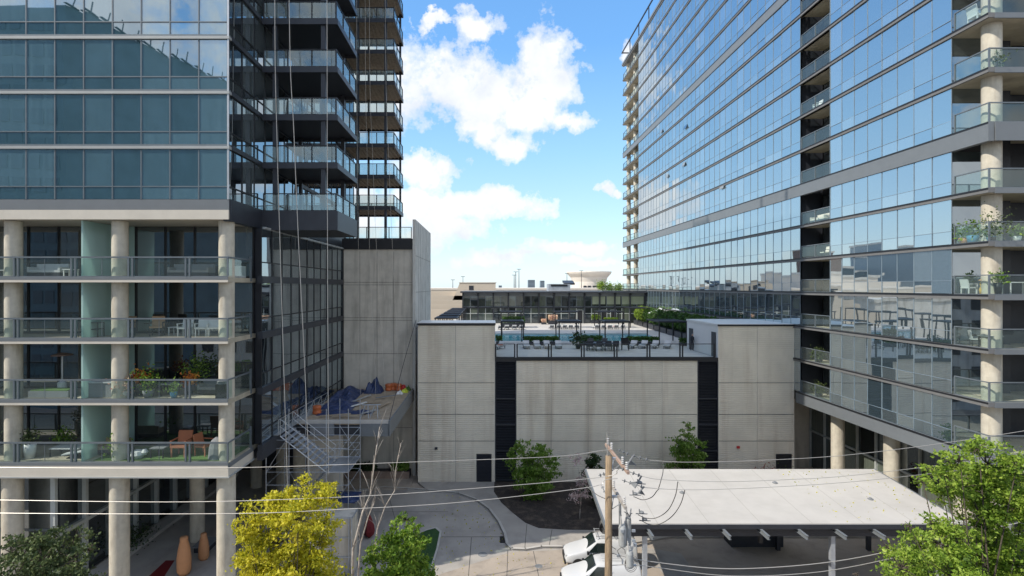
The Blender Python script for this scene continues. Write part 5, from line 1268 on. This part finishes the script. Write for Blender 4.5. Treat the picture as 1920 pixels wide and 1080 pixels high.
WB = E('panelled_enclosure', 'grey panelled box enclosure of two by three bays standing under the scaffold', 'enclosure', (-9.7, 33.4, 0))
MB().box(-11.0,-8.45,33.0,34.4,.05,3.75).build('panels', CONW, WB)
f = MB()
for z in (.1,1.3,2.5,3.7): f.box(-11.05,-8.4,32.93,32.99,z-.03,z+.03)
for x in (-11.0,-9.73,-8.62,-8.45): f.box(x-.03,x+.03,32.90,32.98,.05,3.78)
f.box(-8.44,-8.40,32.95,34.4,3.68,3.78); f.box(-8.44,-8.40,34.3,34.4,.05,3.68); f.build('frame', GALV, WB)
T1(crumple((-8.9,32.2,.03),.6,.4,1.0,7),'blue_tarpaulin',BLUE,'blue tarpaulin heap on the ground at the foot of the enclosure','tarpaulin',(-8.9,32.2,.03))
T1(crumple((-9.9,36.0,3.8),1.2,1.0,.3,8),'blue_tarpaulin',BLUE,'blue sheet spread over the top of the panelled enclosure','tarpaulin',(-9.9,36,3.8))
rm_ = E('red_cover', 'dark red upright folded cover on the drive beside the bare trunks', 'cover', (-8.6,38.5,.02))
m_ = MB(); c_ = at(692,965,38.3); m_.lathe((c_.x,38.3,0.02), [(.08,0),(.34,.2),(.42,.5),(.36,.9),(.16,1.45),(.03,1.7)],7); m_.build('fabric', RED, rm_)
# lobby entrance things
for k,(px,pyt,pyb,Y) in enumerate(((345,1008,1078,33.4),(382,1000,1049,35.2))):
    p = at(px,pyb,Y); h = (pyb-pyt)*Y/1000; r_ = .42 if k == 0 else .33
    t_ = E('tall_urn', ['larger terracotta urn by the entrance walk, left of the pair','smaller terracotta urn behind, right of the pair'][k], 'urn', (p.x,Y,.03), 'terracotta urns at the entrance')
    MB().lathe((p.x,Y,.031), [(r_*.72,0),(r_*.98,h*.1),(r_,h*.42),(r_*.82,h*.68),(r_*.55,h*.9),(r_*.58,h*.97),(r_*.46,h)],22).build('body', TERRA, t_, smooth=True)
dm = E('door_mat', 'long dark red mat on the entrance walk', 'mat', (-20.5,33,.03)); m_ = MB(); m_.prism([gr(270,1090),gr(303,1090),gr(327,1052),gr(311,1052)],.031,.05); m_.build('pile', RED, dm)
bn = E('bench', 'flat dark grey bench beside the terracotta urns', 'bench', (-19.2,37,.03)); MB().box(-20.0,-18.9,35.9,37.4,.4,.48).build('seat', GREYF, bn); MB().box(-19.9,-19.0,36.0,37.3,.03,.39).build('base', CHAR, bn)
for x,y,lab in ((-26.6,31.0,'dark shrub beside the lobby glass, left of the entrance'),(-24.4,36.5,'dark low shrub in the strip along the lobby glass')):
    t_ = E('lobby_shrub', lab, 'shrub', (x,y,.03)); leaf_mesh('foliage', np.array([x,y,.8])+NP.normal(size=(700,3))*np.array([.5,.9,.4]), .14, LF_F, t_)

# ============================================================ PERSON on the pool deck
def person(loc, rz, label):
    t_ = E('person', label, 'person', loc, None, rz or 1e-6)
    me = bpy.data.meshes.new('body')
    V = [(0,0,.92),(0,0,1.12),(0,.01,1.36),(0,0,1.46),(0,-.01,1.53),(.1,0,.88),(.11,-.08,.5),(.11,.02,.08),(.11,-.12,.04),(-.1,0,.88),(-.11,.08,.5),(-.11,.20,.10),(-.11,.08,.05),(.18,0,1.38),(.24,.03,1.12),(.24,-.08,.88),(.24,-.1,.78),(-.18,0,1.38),(-.24,-.03,1.12),(-.24,-.12,.90),(-.24,-.15,.80)]
    Ed = [(0,1),(1,2),(2,3),(3,4),(0,5),(5,6),(6,7),(7,8),(0,9),(9,10),(10,11),(11,12),(2,13),(13,14),(14,15),(15,16),(2,17),(17,18),(18,19),(19,20)]
    Rr = [.15,.13,.15,.06,.055,.09,.065,.045,.035,.09,.065,.045,.035,.06,.042,.032,.03,.06,.042,.032,.03]
    me.from_pydata(V, Ed, []); me.materials.append(pbr('dark_clothes',(0.03,0.032,0.04),.9))
    o = bpy.data.objects.new('body', me); COL.objects.link(o); o.parent = t_
    sk = o.modifiers.new('skin','SKIN'); sv = me.skin_vertices[0].data
    for i,r_ in enumerate(Rr): sv[i].radius = (r_,r_*.8,)
    sv[0].use_root = True
    s = o.modifiers.new('sub','SUBSURF'); s.levels = 1; s.render_levels = 1
    m_ = MB(); m_.lathe((0,0,1.5),[(.05,0),(.075,.05),(.092,.12),(.085,.19),(.03,.24)],12); m_.lathe((0,-.09,1.58),[(.012,0),(.02,.02),(.008,.05)],6); hd = m_.build('head', SKIN, None); hd.parent = t_; hd.location = (0,0,0)
    m_ = MB(); m_.lathe((0,.015,1.60),[(.096,0),(.1,.05),(.085,.12),(.03,.165)],12); hr = m_.build('hair', GREYF, None); hr.parent = t_
person((20.75,54.3,11.51), R(20), 'person in dark clothes walking by the white side wall of the pool deck')

# street trees along the road behind the viewer (mirrored in the lower windows)
for k,x in enumerate((-34,-25,-14,12,26)):
    tree('street tree on the verge behind the viewer, %s from the left' % NUM[k], (x,-6), [(x,-6,5.5,1.8,1.8,1.5),(x+1,-5.5,7,1.4,1.4,1.2),(x-1,-6.3,6.8,1.4,1.4,1.2)], 1500, 0.42, LF_S, group='street trees behind the viewer', clumps=8)
# small ground things
for k,(px,py,r_) in enumerate(((905,1040,.32),(1010,1062,.25))):
    x,y = gr(px,py); t_ = tagit(MB().lathe((x,y,0.021),[(r_,0),(r_,.006),(r_*.9,.008)],20).build('manhole_cover', GREYF, None, loc=(x,y,.021)), ['round iron cover in the shaded driveway','small round iron cover in the sunlit forecourt'][k], 'manhole cover')
x,y = gr(945,1012); tagit(MB().box(x-.3,x+.3,y-.5,y+.5,0.013,0.03).build('drain_grate', BLK, None, loc=(x,y,.013)), 'dark drain grate against the curved kerb', 'drain')
for k,(x,z) in enumerate(((-4.8,3.2),(22.9,3.3))):
    t_ = E('wall_light', ['small wall light on the left ribbed wall','small reddish fire bell on the right ribbed wall'][k], ['wall light','bell'][k], (x,48.95,z)); MB().box(x-.12,x+.12,48.84,48.975,z-.1,z+.1).build('housing', [CHAR,REDP][k], t_)

# fallen leaves (nobody could count them)
nl = 260; p = np.stack([NP.uniform(20,27,nl), NP.uniform(30.5,37,nl), np.zeros(nl)],1); p[:,2] = [cz(y)+.02 for y in p[:,1]]
q_ = np.stack([NP.uniform(-5,8,500), NP.uniform(31,46,500), np.full(500,.045)],1)
lv = leaf_mesh('fallen_leaves', np.concatenate([p[NP.rand(nl)<.5], q_]), 0.09, LF_Y, None); tagit(lv, 'dry leaves scattered over the canopy roof and the drive', kind='stuff')
for k,(px,Y,mm,lab) in enumerate(((938,56,ORNG,'orange towel lying on the lone lounger at the left end'),(1058,82.5,WHITE,'white towel on a far middle lounger'),(1142,82.5,ORNG,'orange towel on a far right lounger'),(1154,82.5,REDP,'red towel on a far right lounger'),(1206,56.8,PBLUE,'blue towel on a near right lounger'))):
    x = (px-916)*Y/1000; tagit(MB().box(x-.28,x+.28,Y-.3,Y+.5,11.91,11.94).build('towel', mm, None, loc=(x,Y,11.91)), lab, 'towel')
